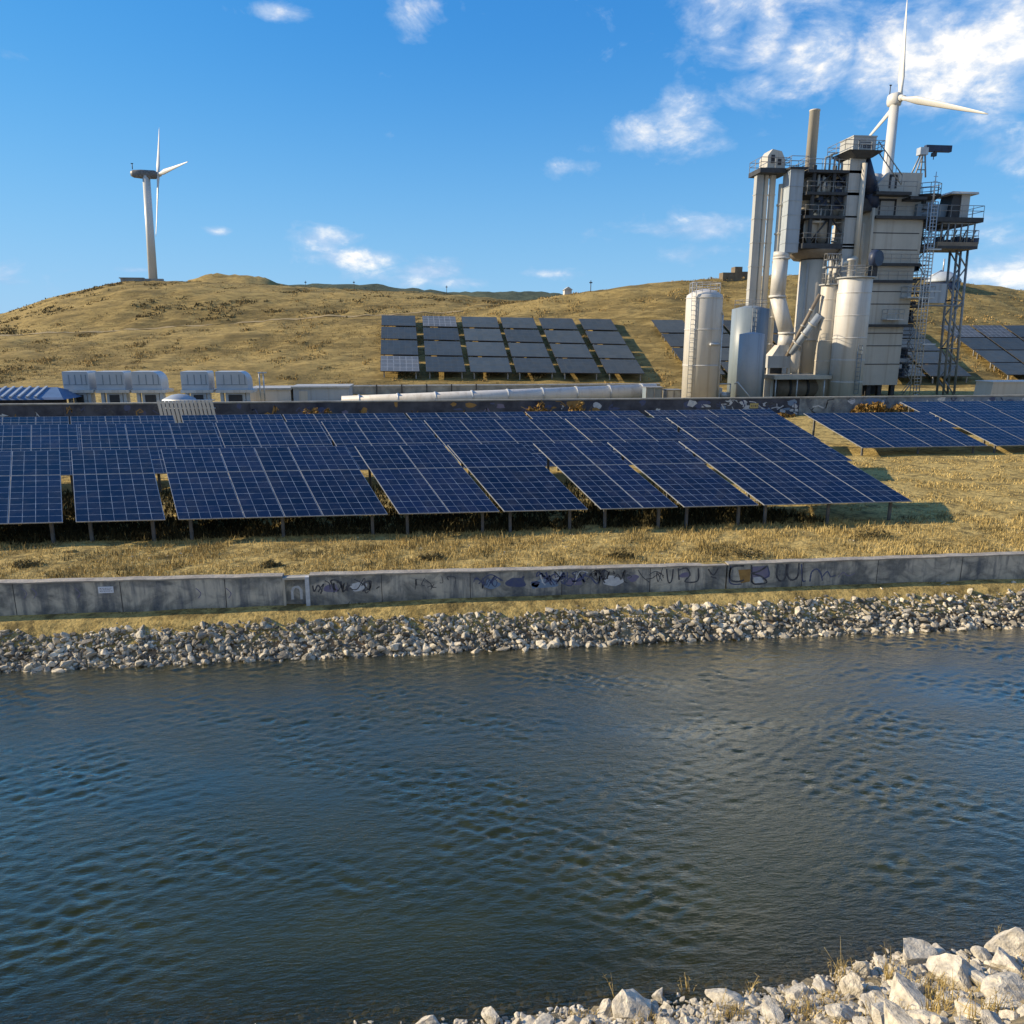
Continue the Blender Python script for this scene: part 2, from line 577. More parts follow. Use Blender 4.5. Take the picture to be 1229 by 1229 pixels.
def wobble(x, y, lam, seed, n=10):
    r = np.random.default_rng(seed)
    z = np.zeros(np.broadcast(x, y).shape)
    for _ in range(n):
        a = r.uniform(0, 2 * pi); k = 2 * pi / (lam * r.uniform(.6, 1.8)); ph = r.uniform(0, 2 * pi)
        z = z + np.sin(k * (x * cos(a) + y * sin(a)) + ph)
    return z / sqrt(n)


# ------------------------------------------------------------------ terrain
YW, YWALL = 23.1, 25.0
SK1 = [(-700, 470), (-300, 425), (0, 404), (200, 394), (330, 385), (400, 380), (470, 377), (560, 372), (620, 362), (690, 352), (760, 343), (830, 335), (900, 330),
       (1000, 328), (1100, 333), (1229, 348), (1500, 385), (1950, 430)]
SK2 = [(-700, 450), (-300, 410), (0, 379), (60, 360), (125, 345), (158, 339), (240, 339), (340, 345), (450, 350), (520, 354), (560, 358), (620, 364), (690, 362),
       (830, 350), (1000, 345), (1229, 362), (1500, 395), (1950, 430)]
SK3 = [(-700, 430), (0, 392), (200, 350), (243, 335), (258, 331), (300, 331), (322, 335), (340, 343), (400, 342), (455, 344), (500, 348), (540, 353), (560, 351.5),
       (620, 350.5), (680, 353), (800, 362), (1229, 372), (1950, 430)]
Y1, Y2, Y3 = 150.0, 230.0, 620.0


def sk(tab, px):
    return np.interp(px, [p[0] for p in tab], [p[1] for p in tab])


def col_az(px, py=380):
    u = (px - CX) / FPX
    v = (CY - py) / FPX
    dx = R_[0] * u + U_[0] * v + F_[0]; dy = R_[1] * u + U_[1] * v + F_[1]
    return np.arctan2(dx, dy)


PXS = np.concatenate([np.linspace(-3200, -700, 60), np.arange(-694, 1950, 7.0), np.linspace(1955, 4800, 60)])
AZS = col_az(PXS)


def z_px(px, py, Y):
    u = (px - CX) / FPX; v = (CY - py) / FPX
    dy = R_[1] * u + U_[1] * v + F_[1]; dz = U_[2] * v + F_[2]
    return CAMZ + dz * (Y / dy)


def smooth1(a, k):
    ker = np.hanning(k + 2)[1:-1]; ker /= ker.sum()
    return np.convolve(np.pad(a, k // 2, mode='edge'), ker, 'valid')[:len(a)]


ZK1 = smooth1(z_px(PXS, sk(SK1, PXS), Y1), 7)
ZK2 = smooth1(z_px(PXS, sk(SK2, PXS), Y2), 5)
ZK3 = z_px(PXS, sk(SK3, PXS), Y3)
for Z in (ZK1, ZK2):
    Z[:] = np.maximum(Z, 3.0)
BASE = [(24.0, 1.08), (25.15, 1.12), (25.17, 2.03), (26, 2.06), (33, 2.0), (47, 2.2), (69.8, 2.72), (74, 3.2), (99, 3.3)]


def terrain_z(az_or_X, Y):
    """height of the sheet at world X, Y (arrays)"""
    X = np.asarray(az_or_X, float); Y = np.asarray(Y, float)
    az = np.arctan2(X, Y)
    z1 = np.interp(az, AZS, ZK1); z2 = np.interp(az, AZS, ZK2); z3 = np.interp(az, AZS, ZK3)
    base = np.interp(Y, [b[0] for b in BASE], [b[1] for b in BASE])

    def sm(a, b, y):
        s = np.clip((y - a) / (b - a), 0, 1)
        return s
    s = sm(99, Y1, Y)
    s = 0.75 * s + 0.25 * (s * s * (3 - 2 * s))
    z = base + (z1 - base) * s
    # dip behind the first crest, then the second slope
    dip = np.minimum(z1, z2) - 1.2
    s = sm(Y1, Y1 + 12, Y); z = np.where(Y > Y1, z1 + (dip - z1) * (s * s * (3 - 2 * s)), z)
    s = sm(Y1 + 12, Y2, Y); s = np.sin(s * pi / 2) ** 1.0
    z = np.where(Y > Y1 + 12, dip + (z2 - dip) * s, z)
    s = sm(Y2, Y2 + 120, Y); z = np.where(Y > Y2, z2 + (-4 - z2) * (s * s * (3 - 2 * s)), z)
    s = sm(Y2 + 150, Y3, Y); z = np.where(Y > Y2 + 150, -4 + (z3 + 4) * (s * s * (3 - 2 * s)), z)
    s = sm(Y3, Y3 + 500, Y); z = np.where(Y > Y3, z3 + (-30 - z3) * (s * s * (3 - 2 * s)), z)
    return z


def terr_noise(X, YY):
    amp = np.interp(YY, [24, 26, 40, 60, 100, 130, 230, 500, 700], [0.03, .05, .05, .04, .05, .22, .22, .8, .8])
    return amp * wobble(X, YY, 9, 3, 14) * .7 + amp * wobble(X, YY, 30, 5, 8) * np.where(YY > 100, 1, .4) + amp * .35 * wobble(X, YY, 3.2, 8, 10)


def build_terrain():
    Ys = np.concatenate([[23.6, 24.4, 25.15, 25.17], np.arange(25.4, 34, .35), np.arange(34, 75, 1.0), np.arange(75, 100, 2.0), np.arange(100, 240, 1.5),
                         np.arange(240, 660, 10), [700, 800, 1000, 1200, 2000, 4000, 9000]])
    A, YY = np.meshgrid(AZS, Ys)
    X = YY * np.tan(A)
    Z = terrain_z(X, YY)
    Z = Z + terr_noise(X, YY)
    Z[0] = 0.4
    v = np.stack([X, YY, Z], -1).reshape(-1, 3)
    fc = grid_faces(len(AZS), len(Ys))
    g_near = grass_mat('dry_turf', (.50, .375, .14), (.33, .24, .085), (.12, .095, .042), patch=.5, fine=3.2, dark=.8, bd=.1)
    g_hill = grass_mat('hill_grass', (.365, .268, .10), (.235, .17, .062), (.105, .085, .038), patch=.05, fine=.5, stretch=(.55, 1.0, 2.2), dark=.6, bd=.3)
    g_far = grass_mat('far_ridge', (.10, .115, .075), (.08, .10, .07), (.05, .07, .05), patch=.02, fine=.2, dark=.6)
    row = np.repeat(np.arange(len(Ys) - 1), len(AZS) - 1)
    yc = Ys[row]
    mi = np.where(yc < 98, 0, np.where(yc < 300, 1, 2))
    pxf = np.tile((PXS[:-1] + PXS[1:]) / 2, len(Ys) - 1)
    mi = np.where((yc > 300) & (pxf < 345) & (pxf > 150), 1, mi)
    o = np_mesh('ground', v, fc, [g_near, g_hill, g_far], mi, smooth=True)
    structure(o)
    return o


build_terrain()


def crest_path():
    V = []
    pxs = np.arange(-80, 560, 5.0)
    A = col_az(pxs)
    for o_ in (-1.3, -.7, -.1):
        Y = Y1 + o_ + 0 * A
        X = Y * np.tan(A)
        V.append(np.stack([X, Y, terrain_z(X, Y) + terr_noise(X, Y) + .07], -1))
    V = np.concatenate(V)
    o = np_mesh('path', V, grid_faces(len(pxs), 3), mat('path_gravel', (.40, .31, .155), (.30, .22, .10), .3, .95), smooth=True)
    structure(o)


crest_path()


def surf_hit(px, py, off, y0=95.0, y1=160.0):
    """first point along the pixel's ray that is `off` above the sheet"""
    Ys = np.arange(y0, y1, .1)
    d = ray(px, py)
    t = Ys / d[1]
    X = d[0] * t; Zr = CAMZ + d[2] * t
    h = Zr - (terrain_z(X, Ys) + off)
    idx = np.where(h <= 0)[0]
    i = idx[0] if len(idx) else len(Ys) - 1
    return Vector((X[i], Ys[i], Zr[i]))


# near bank and canal bed
NS = [atz(p[0], p[1] + 11, 0.0) for p in [(-200, 1250), (200, 1242), (490, 1231), (600, 1218), (700, 1207), (800, 1197), (860, 1196), (930, 1182), (1000, 1165), (1060, 1142), (1100, 1138), (1180, 1138), (1229, 1120)]]
NSX = [-40.0, -12] + [p.x for p in NS] + [16, 40]
NSY = [8.6, 8.9] + [p.y for p in NS] + [10.4, 11.5]


def y_shore(x):
    return np.interp(x, NSX, NSY)


def bank_z(X, Y):
    d = Y - y_shore(X)
    z = np.where(d > 0, np.maximum(-0.34 * d, -1.5), 0)
    up = np.minimum(-d * 0.42, .5) + np.clip(-d - 1.2, 0, 40) * 1.04
    z = np.where(d <= 0, np.minimum(up, 8.3), z)
    far = (Y - YW) * 0.7
    return np.maximum(z, far)


def build_bank():
    xs = np.concatenate([np.arange(-90, -12, 3.0), np.arange(-12, 16, .22), np.arange(16, 95, 3.0)])
    ys = np.concatenate([np.arange(-25, 6, 1.0), np.arange(6, 12.5, .14), np.arange(12.5, 24.3, .4)])
    X, Y = np.meshgrid(xs, ys)
    Z = bank_z(X, Y) + .05 * wobble(X, Y, 1.0, 21, 12) + .03 * wobble(X, Y, .45, 22, 12)
    o = np_mesh('bank', np.stack([X, Y, Z], -1).reshape(-1, 3), grid_faces(len(xs), len(ys)),
                mat('bank_soil', (.36, .29, .17), (.13, .11, .065), 1.6, .95, bump=.8), smooth=True)
    structure(o)


build_bank()


def build_water():
    xs = np.concatenate([[-95, -70, -50, -38], np.arange(-30, 38, .065), [45, 60, 80, 95]])
    ys = np.arange(7.6, 23.75, .06)
    X, Y = np.meshgrid(xs, ys)
    Z = np.zeros_like(X)
    r = np.random.default_rng(5)
    for i in range(110):
        lam = .14 * (.56 / .14) ** r.uniform(0, 1)
        base = radians(62) if r.uniform() < .5 else radians(112)
        a = base + r.normal(0, .30)
        k = 2 * pi / lam
        s = .0250 * (1.0 if lam < .4 else .7)
        Z += (s / k) * np.sin(k * (X * cos(a) + Y * sin(a)) + r.uniform(0, 2 * pi)) * (1 + .5 * np.sin(.35 * X + .25 * Y * r.uniform(-1, 1) + r.uniform(0, 6)))
    gust = .72 + .5 * wobble(X + .6 * Y, Y * 1.6, 6, 31, 8)
    Z *= np.clip(gust, .18, 1.6)
    sh = np.clip((Y - y_shore(X)) / 2.0, .25, 1)
    Z *= sh
    o = np_mesh('water', np.stack([X, Y, Z], -1).reshape(-1, 3), grid_faces(len(xs), len(ys)), water_mat(), smooth=True)
    at_ = o.data.attributes.new('depth_m', 'FLOAT', 'POINT')
    at_.data.foreach_set('value', np.maximum(-bank_z(X, Y), 0).astype(np.float32).ravel())
    structure(o)


build_water()

# ------------------------------------------------------------------ rocks
def rock_arrays(seed, sub=2, cuts=9, flat=.75):
    bm = bmesh.new()
    bmesh.ops.create_icosphere(bm, subdivisions=sub, radius=1.0)
    bm.verts.ensure_lookup_table()
    v = np.array([tuple(x.co) for x in bm.verts]); f = np.array([[x.index for x in fc.verts] for fc in bm.faces])
    bm.free()
    r = np.random.default_rng(seed)
    for _ in range(cuts):
        n = r.normal(size=3); n /= np.linalg.norm(n)
        d = r.uniform(.38, .78)
        t = v @ n - d
        v = v - np.outer(np.maximum(t, 0), n) * .94
    v = v * np.array([r.uniform(.85, 1.25), r.uniform(.75, 1.05), r.uniform(.6, .9) * flat / .75])
    v = v + r.normal(size=v.shape) * .012
    if sub > 2:
        v = v * (1 + .035 * wobble(v[:, 0] + v[:, 2], v[:, 1] - v[:, 2], .5, seed + 7, 10))[:, None]
    return v, f


def rot_m(r):
    e = Matrix.Rotation(r.uniform(0, 2 * pi), 3, 'Z') @ Matrix.Rotation(r.normal(0, .45), 3, 'X') @ Matrix.Rotation(r.normal(0, .45), 3, 'Y')
    return e


ROCK_ME = []
for k in range(14):
    v, f = rock_arrays(100 + k, 3, 11)
    me = bpy.data.meshes.new('rock')
    me.from_pydata([tuple(x) for x in v], [], [tuple(x) for x in f])
    me.materials.append(M_rock)
    ROCK_ME.append(me)
RIP_ME = []
for k in range(10):
    v, f = rock_arrays(200 + k, 2, 9)
    me = bpy.data.meshes.new('rock')
    me.from_pydata([tuple(x) for x in v], [], [tuple(x) for x in f])
    me.materials.append(M_rockd)
    RIP_ME.append(me)


def place_rock(me, p, s, label, group=None, rot=None, name='rock'):
    o = bpy.data.objects.new(name, me)
    COL.objects.link(o)
    o.location = p
    o.scale = (s, s, s) if not isinstance(s, tuple) else s
    o.rotation_euler = rot if rot is not None else (random.gauss(0, .4), random.gauss(0, .4), random.uniform(0, 6.28))
    tag(o, label, 'rock', group)
    return o


def bank_hit(px, py):
    d = ray(px, py)
    for t in np.arange(8, 20, .02):
        x, y, z = d[0] * t, d[1] * t, CAMZ + d[2] * t
        if z <= max(float(bank_z(np.array(x), np.array(y))), 0.0):
            return Vector((x, y, z))
    return Vector((x, y, z))


# the boulders that can be told apart: (px, py, size px, words)
BIG = [(757, 1214, 64, 'large pale boulder with a smooth rounded top beside the tall dry stalk', (1.15, .9, .8)),
       (590, 1222, 34, 'blocky pale boulder with a grey side, standing alone at the waterline', (1.0, .8, .9)),
       (515, 1226, 34, 'flat pale rock at the end of the near shore, leftmost of the rocks', (1.2, .8, .6)),
       (790, 1194, 24, 'small upright tan rock behind the large rounded boulder', (.8, .8, 1.0)),
       (652, 1226, 36, 'low broken rock just left of the large rounded boulder', (1.1, .8, .7)),
       (872, 1200, 44, 'tan boulder in dry grass at the bottom, left of the rock pile', (1.1, .8, .8)),
       (962, 1192, 40, 'angular pale boulder with one dark shaded side, at the water edge', (.9, .9, 1.0)),
       (988, 1184, 34, 'squared pale rock touching the dark sided boulder', (1.1, .9, .8)),
       (1018, 1190, 46, 'tall pointed pale slab leaning beside the dry stalks', (.7, .6, 1.2)),
       (1036, 1168, 34, 'upright triangular pale rock at the water, behind the dry stalks', (.8, .7, 1.1)),
       (1100, 1148, 52, 'big cracked boulder at the water edge with a dark right side', (1.15, .9, .8)),
       (1142, 1176, 62, 'large white boulder with a broad smooth face in mid pile', (1.1, .9, .9)),
       (1175, 1182, 48, 'long pale boulder lying right against the large white one', (1.3, .7, .7)),
       (1094, 1208, 56, 'biggest pale boulder at the bottom of the pile', (1.2, .9, .9)),
       (1052, 1208, 46, 'flat topped pale rock with grass growing in front', (1.2, .9, .7)),
       (1163, 1214, 48, 'rounded pale boulder at the bottom edge, near the right corner', (1.0, .9, .9)),
       (1215, 1136, 58, 'smooth rounded white boulder topmost at the right edge', (1.2, .9, .8)),
       (1206, 1160, 42, 'grey faced boulder below the topmost rounded one', (1.0, .9, .9)),
       (1212, 1195, 66, 'huge pale slab at the right edge of the pile', (.9, .9, 1.0)),
       (1180, 1148, 32, 'small squarish pale rock left of the topmost rounded boulder', (1, .9, .9)),
       (930, 1222, 40, 'half buried pale rock at the bottom edge among dry grass', (1.2, .9, .7)),
       (1085, 1172, 34, 'tan rounded rock under the big cracked boulder', (1.0, .9, .9)),
       (1010, 1222, 40, 'grey broken rock at the bottom edge below the pointed slab', (1.1, .9, .7)),
       (1130, 1145, 26, 'small pale rock right of the big cracked boulder', (1, .9, .8))]
placed = []
for i, (px, py, sp, lab, sc) in enumerate(BIG):
    p = bank_hit(px, py + 5)
    dist = (p - Vector((0, 0, CAMZ))).length
    s = sp / FPX * dist / 2 * .86
    o = place_rock(ROCK_ME[i % 14], p + Vector((0, 0, s * .35)), (s * sc[0], s * sc[1], s * sc[2]), lab, 'boulders on the near shore',
                   (random.gauss(0, .15), random.gauss(0, .15), random.uniform(0, 6.28)), name='boulder')
    placed.append((p.x, p.y, s))
# fillers
n_fill = 0
tries = 0
while n_fill < 205 and tries < 20000:
    tries += 1
    px = random.uniform(500, 1275)
    lo = float(np.interp(px, [500, 600, 700, 860, 1000, 1060, 1229, 1275], [1236, 1229, 1220, 1208, 1178, 1153, 1131, 1126]))
    py = random.uniform(lo, 1262)
    p = bank_hit(px, py)
    s = random.choice([.07, .09, .11, .13, .16, .20, .24]) * random.uniform(.8, 1.2)
    if any((p.x - a) ** 2 + (p.y - b) ** 2 < (s * .62 + c * .68) ** 2 for a, b, c in placed):
        continue
    placed.append((p.x, p.y, s))
    place_rock(ROCK_ME[random.randrange(14)], p + Vector((0, 0, s * .3)), (s * random.uniform(.9, 1.3), s * random.uniform(.8, 1.1), s * random.uniform(.7, 1)),
               'small pale broken rock wedged between the boulders of the near shore', 'small rocks on the near shore', name='rock')
    n_fill += 1


def build_pebbles():
    r = np.random.default_rng(19)
    tm = [rock_arrays(400 + k, 2, 11) for k in range(8)]
    V, Fc, o = [], [], 0
    for i in range(4900):
        x = r.uniform(.2, 12.5) if i < 4200 else r.uniform(-9, 12)
        y = float(y_shore(x)) + (.12 - abs(r.normal(0, .9)) if i < 4200 else abs(r.normal(0, .45)))
        s = .018 + .055 * r.beta(1.1, 3.0) + (.05 if i >= 4200 else 0)
        z = float(bank_z(np.array(x), np.array(y)))
        v, f = tm[r.integers(8)]
        vv = (v * s) @ np.array(rot_m(r)).T + np.array([x, y, z + s * (.45 if i < 4200 else .1)])
        V.append(vv); Fc.append(f + o); o += len(v)
    for i in range(1500):
        x = r.uniform(.5, 12.5)
        y = float(y_shore(x)) - .15 - abs(r.normal(0, .8))
        s = .05 + .09 * r.beta(1.1, 2.5)
        z = float(bank_z(np.array(x), np.array(y)))
        v, f = tm[r.integers(8)]
        V.append((v * s * np.array([1.2, 1, .8])) @ np.array(rot_m(r)).T + np.array([x, y, z + s * .3])); Fc.append(f + o); o += len(v)
    structure(np_mesh('pebbles', np.concatenate(V), np.concatenate(Fc), M_rock), 'stuff')


build_pebbles()


def build_riprap():
    r = np.random.default_rng(3)
    tmpl = [rock_arrays(300 + k, 1 if k < 6 else 2, 11) for k in range(12)]
    V, Fc, o = [], [], 0
    singles = []
    N = 15500
    for i in range(N):
        x = r.uniform(-24, 40)
        # the band is wide and reaches the wall on the right, a strip of dirt is left bare on the left
        top = np.interp(x, [-20, -10, -4, 2, 10, 14, 20, 40], [.98, 1.02, 1.15, 1.05, 1.2, 1.45, 1.7, 1.75]) + .12 * sin(x * 1.7) + .07 * sin(x * 4.1)
        d = r.uniform(-.22, top)
        y = YW + d
        z = (np.interp(d, [-.3, 0, 1.0, 1.9], [-.22, 0, .80, 1.05]))
        s = .036 + .12 * r.beta(1.0, 4.4) * 1.9
        if d < .15:
            s *= 1.15
        if -18 < x < 26 and s > .15 and len(singles) < 70 and r.uniform() < .8:
            singles.append((x, y, z, s))
            continue
        v, f = tmpl[r.integers(12)]
        R = np.array(rot_m(r))
        vv = (v * s * np.array([r.uniform(.8, 1.4), r.uniform(.8, 1.1), r.uniform(.7, 1.1)])) @ R.T + np.array([x, y, z + s * .25])
        V.append(vv); Fc.append(f + o); o += len(v)
    ob = np_mesh('riprap', np.concatenate(V), np.concatenate(Fc), M_rockd)
    structure(ob, 'stuff')
    for (x, y, z, s) in singles:
        place_rock(RIP_ME[random.randrange(10)], (x, y, z + s * .35), (s * 1.25, s, s * .95),
                   'larger pale stone in the rock slope along the far water edge', 'larger stones of the far rock slope', name='stone')


build_riprap()

def build_loose_stones():
    r = np.random.default_rng(23)
    tm = [rock_arrays(500 + k, 1, 9) for k in range(6)]
    V, Fc, o = [], [], 0
    for i in range(2100):
        x = r.uniform(-20, 34)
        if i < 1300:
            d = r.uniform(.75, 1.86); y = YW + d; z = float(np.interp(d, [0, 1.0, 2.0], [-.06, .76, 1.07]))
        else:
            y = r.uniform(25.5, 30.5); z = float(terrain_z(np.array(x), np.array(y))) - .01
        s = (.018 + .05 * r.beta(1, 4)) * (1.3 if i < 1300 else 1.0)
        v, f = tm[r.integers(6)]
        V.append((v * s * np.array([1.3, 1, .7])) @ np.array(rot_m(r)).T + np.array([x, y, z + s * .3])); Fc.append(f + o); o += len(v)
    structure(np_mesh('loose_stones', np.concatenate(V), np.concatenate(Fc), M_rockd), 'stuff')


build_loose_stones()

# ------------------------------------------------------------------ canal wall with graffiti
def strokes(mb, pts, w, y, mi=0):
    """a sprayed line: ribbon of quads on the wall face (x, z points)"""
    P = [Vector((p[0], 0, p[1])) for p in pts]
    L, Rr = [], []
    for i, p in enumerate(P):
        d = (P[min(i + 1, len(P) - 1)] - P[max(i - 1, 0)])
        if d.length < 1e-6:
            d = Vector((1, 0, 0))
        d.normalize()
        n = Vector((-d.z, 0, d.x)) * (w / 2 * random.uniform(.75, 1.2))
        L.append(p + n); Rr.append(p - n)
    vs = [(q.x, y, q.z) for q in L + Rr]
    n = len(P)
    mb.add(vs, [(i, i + 1, n + i + 1, n + i) for i in range(n - 1)], mi)


def arc(cx, cz, rx, rz, a0, a1, n=14):
    return [(cx + rx * cos(radians(a0 + (a1 - a0) * i / n)), cz + rz * sin(radians(a0 + (a1 - a0) * i / n))) for i in range(n + 1)]


def blob(mb, cx, cz, rx, rz, y, mi, n=16):
    ph = random.uniform(0, 6)
    vs = [(cx + rx * (1 + .22 * sin(3 * 2 * pi * i / n + ph)) * cos(2 * pi * i / n), y, cz + rz * (1 + .2 * sin(2 * 2 * pi * i / n + ph * 2)) * sin(2 * pi * i / n)) for i in range(n)]
    mb.add(vs, [tuple(range(n))], mi)


GM = [M_black, M_spblue, M_spsky, M_spochre, M_spwhite, M_spviolet]


def wall_section(px0, px1, zt0, zt1, label, thick=.32):
    x0, x1 = x_at(px0, YWALL, 1.6), x_at(px1, YWALL, 1.6)
    t = thing('canal_wall', ((x0 + x1) / 2, YWALL, 1.0), label, 'wall', 'sections of the canal wall')
    mb = MB()
    n = max(2, int((x1 - x0) / .8))
    top = []
    for i in range(n + 1):
        f = i / n
        x = x0 + (x1 - x0) * f
        top.append((x, zt0 + (zt1 - zt0) * f + (.012 * sin(x * 3) if 0 < i < n else 0)))
    poly = [Vector((x0, YWALL, .5)), Vector((x1, YWALL, .5))] + [Vector((x, YWALL, z)) for x, z in reversed(top)]
    mb.prism(poly, (0, thick, 0))
    mb.build('wall_body', M_conc_w, t)
    cap = MB()
    for (a, za), (b, zb) in zip(top[:-1], top[1:]):
        cap.hexa([(a, YWALL - .03, za + .002), (b, YWALL - .03, zb + .002), (b, YWALL + thick + .02, zb + .002), (a, YWALL + thick + .02, za + .002)],
                 [(a, YWALL - .03, za + .045), (b, YWALL - .03, zb + .045), (b, YWALL + thick + .02, zb + .045), (a, YWALL + thick + .02, za + .045)])
    cap.build('coping', mat('coping_concrete', (.42, .39, .33), (.25, .23, .2), 1.5, .9, bump=.4), t)
    jo = MB()
    x = x0 + random.uniform(2.0, 3.0)
    while x < x1 - .6:
        z = float(np.interp(x, [p[0] for p in top], [p[1] for p in top]))
        jo.box(x - .012, x + .012, YWALL - .004, YWALL + .01, .6, z - .01)
        x += random.uniform(2.6, 3.4)
    if jo.v:
        jo.build('joint', M_dark, t)
    return t, top


def wall_mat():
    m = bpy.data.materials.new('canal_wall_concrete')
    m.use_nodes = True
    t = NT(m.node_tree)
    p = t.n('ShaderNodeBsdfPrincipled', i_Roughness=.88)
    out = t.n('ShaderNodeOutputMaterial')
    t.l(p.outputs[0], out.inputs['Surface'])
    g = t.n('ShaderNodeNewGeometry').outputs['Position']
    v = t.mapping(g, scale=(1, 1, 1.3))
    n1 = t.ramp(t.noise(v, 1.1, 5, .58, .6), [(.42, 0), (.60, 1)])
    n2 = t.ramp(t.noise(t.mapping(g, scale=(2.6, 1, .35)), 1.5, 6, .65), [(.46, 0), (.64, 1)])
    n3 = t.ramp(t.noise(v, 5, 6, .7), [(.4, 0), (.7, 1)])
    sp = t.n('ShaderNodeSeparateXYZ')
    t.l(g, sp.inputs[0])
    lowb = t.ramp(t.m('ADD', sp.outputs[2], t.m('MULTIPLY', t.noise(v, 1.4, 5, .6), .7)), [(1.55 / 3, 1.0), (1.95 / 3, 0.0)])
    # map ramp input: z/3
    lowb.node.inputs[0].links[0].from_node
    c = t.mixc(n1, (.56, .53, .45), (.17, .175, .165))
    c = t.mixc(t.m('MULTIPLY', n2, .75), c, (.07, .09, .12))
    c = t.mixc(t.m('MULTIPLY', n3, .35), c, (.40, .41, .40))
    t.l(c, p.inputs['Base Color'])
    b = t.n('ShaderNodeBump', i_Strength=.4, i_Distance=.04)
    t.l(t.noise(v, 7, 7, .7), b.inputs['Height'])
    t.l(b.outputs[0], p.inputs['Normal'])
    return m


M_conc_w = wall_mat()
wa, ta = wall_section(-320, 340, 2.28, 2.13, 'bare grey canal wall section carrying a small white plaque')
wb, tb = wall_section(372, 871, 2.13, 2.00, 'canal wall section covered in faded scribbled graffiti beside the niche')
wc, tc_ = wall_section(873, 1750, 2.03, 2.06, 'canal wall section with large outlined bubble letters in blue and black')
# the niche between the first two sections
x0, x1 = x_at(340, YWALL, 1.6), x_at(372, YWALL, 1.6)
nt = thing('wall_niche', ((x0 + x1) / 2, YWALL, 1.0), 'recessed niche with pale posts and a white arch painted inside', 'niche')
mb = MB(); mb.box(x0 + .002, x1 - .002, YWALL + .12, YWALL + .3, .5, 2.10); mb.build('back_panel', M_conc_w, nt)
mb = MB(); mb.box(x1 - .14, x1 - .004, YWALL - .06, YWALL + .118, .9, 2.12); mb.build('post', M_spwhite, nt)
mb = MB(); mb.box(x0 + .004, x0 + .07, YWALL - .03, YWALL + .118, .9, 2.09); mb.build('post', M_roof, nt)
mb = MB(); mb.box(x0 + .07, x1 - .14, YWALL - .02, YWALL + .118, 2.03, 2.11); mb.build('lintel', M_roof, nt)
mb = MB(); strokes(mb, [(.5 * (x0 + x1) - .17 + .0, 1.28)] + arc(.5 * (x0 + x1) - .02, 1.55, .15, .18, 180, 0) + [(.5 * (x0 + x1) + .13, 1.28)], .09, YWALL + .116)
mb.build('painted_arch', M_spsky if False else M_spwhite, nt)

# plaque
p = at(127, 708, YWALL - .02)
pl = thing('wall_plaque', (p.x, YWALL - .02, p.z), 'small white plaque with faint blue writing fixed to the bare wall', 'plaque')
mb = MB(); mb.box(p.x - .24, p.x + .24, YWALL - .025, YWALL - .001, p.z - .11, p.z + .11); mb.build('plate', mat('plaque_white', (.75, .8, .88), (.65, .72, .82), 8, .4), pl)
mb = MB()
for k in range(3):
    x = p.x - .19
    while x < p.x + .16:
        w = random.uniform(.02, .06)
        mb.add([(x, YWALL - .028, p.z + .05 - k * .05), (x + w, YWALL - .028, p.z + .05 - k * .05), (x + w, YWALL - .028, p.z + .068 - k * .05), (x, YWALL - .028, p.z + .068 - k * .05)], [(0, 1, 2, 3)])
        x += w + .02
mb.build('lettering', M_spblue, pl)

YG = YWALL - .004


def wx(px, py):
    q = at(px, py, YWALL)
    return (q.x, q.z)


def px_path(pts):
    return [wx(*p) for p in pts]


def bez(pts, n=8):
    """Catmull-Rom through pixel points"""
    P = [Vector((a, b)) for a, b in pts]
    P = [P[0]] + P + [P[-1]]
    out = []
    for i in range(1, len(P) - 2):
        for k in range(n):
            t = k / n
            a, b, c, d = P[i - 1], P[i], P[i + 1], P[i + 2]
            q = .5 * ((2 * b) + (c - a) * t + (2 * a - 5 * b + 4 * c - d) * t * t + (3 * b - a - 3 * c + d) * t ** 3)
            out.append((q.x, q.y))
    out.append((P[-2].x, P[-2].y))
    return out


def spray(mb, pts, w=.05, mi=0, y=None):
    strokes(mb, px_path(bez(pts)), w, y or YG, mi)


# bubble letters, right section (photo pixels traced on the wall plane)
mb = MB()
gq = lambda pts, mi, y: mb.add([(wx(*q)[0], y, wx(*q)[1]) for q in pts], [tuple(range(len(pts)))], mi)
gq([(886, 684), (901, 683), (900, 698), (889, 700)], 3, YG + .002)
gq([(901, 680), (922, 679), (924, 692), (914, 697), (902, 694)], 5, YG + .0012)
gq([(904, 693), (914, 692), (917, 699), (906, 700)], 4, YG + .0006)
spray(mb, [(893, 679), (880, 680), (876, 686), (877, 696), (886, 698), (893, 696)], .07)
spray(mb, [(877, 679), (876, 699), (890, 701)], .05, 1)
spray(mb, [(902, 678), (902, 699)], .08)
spray(mb, [(903, 688), (912, 685), (921, 679)], .07)
spray(mb, [(904, 689), (914, 692), (920, 699), (906, 701), (902, 697)], .06)
spray(mb, [(921, 679), (923, 690), (915, 695)], .05, 1)
spray(mb, [(934, 677), (932, 690), (936, 697), (942, 694), (944, 677)], .075)
spray(mb, [(946, 677), (945, 690), (950, 696), (957, 692), (959, 676)], .075)
spray(mb, [(962, 677), (963, 696), (967, 697)], .05, 1)
spray(mb, [(972, 698), (974, 687), (980, 683), (985, 688), (987, 697)], .06, 1)
spray(mb, [(987, 692), (993, 686), (997, 692), (1003, 690)], .045, 1)
spray(mb, [(1006, 693), (1012, 687), (1018, 691), (1026, 688)], .04, 5)
mb.build('graffiti', GM, wc)
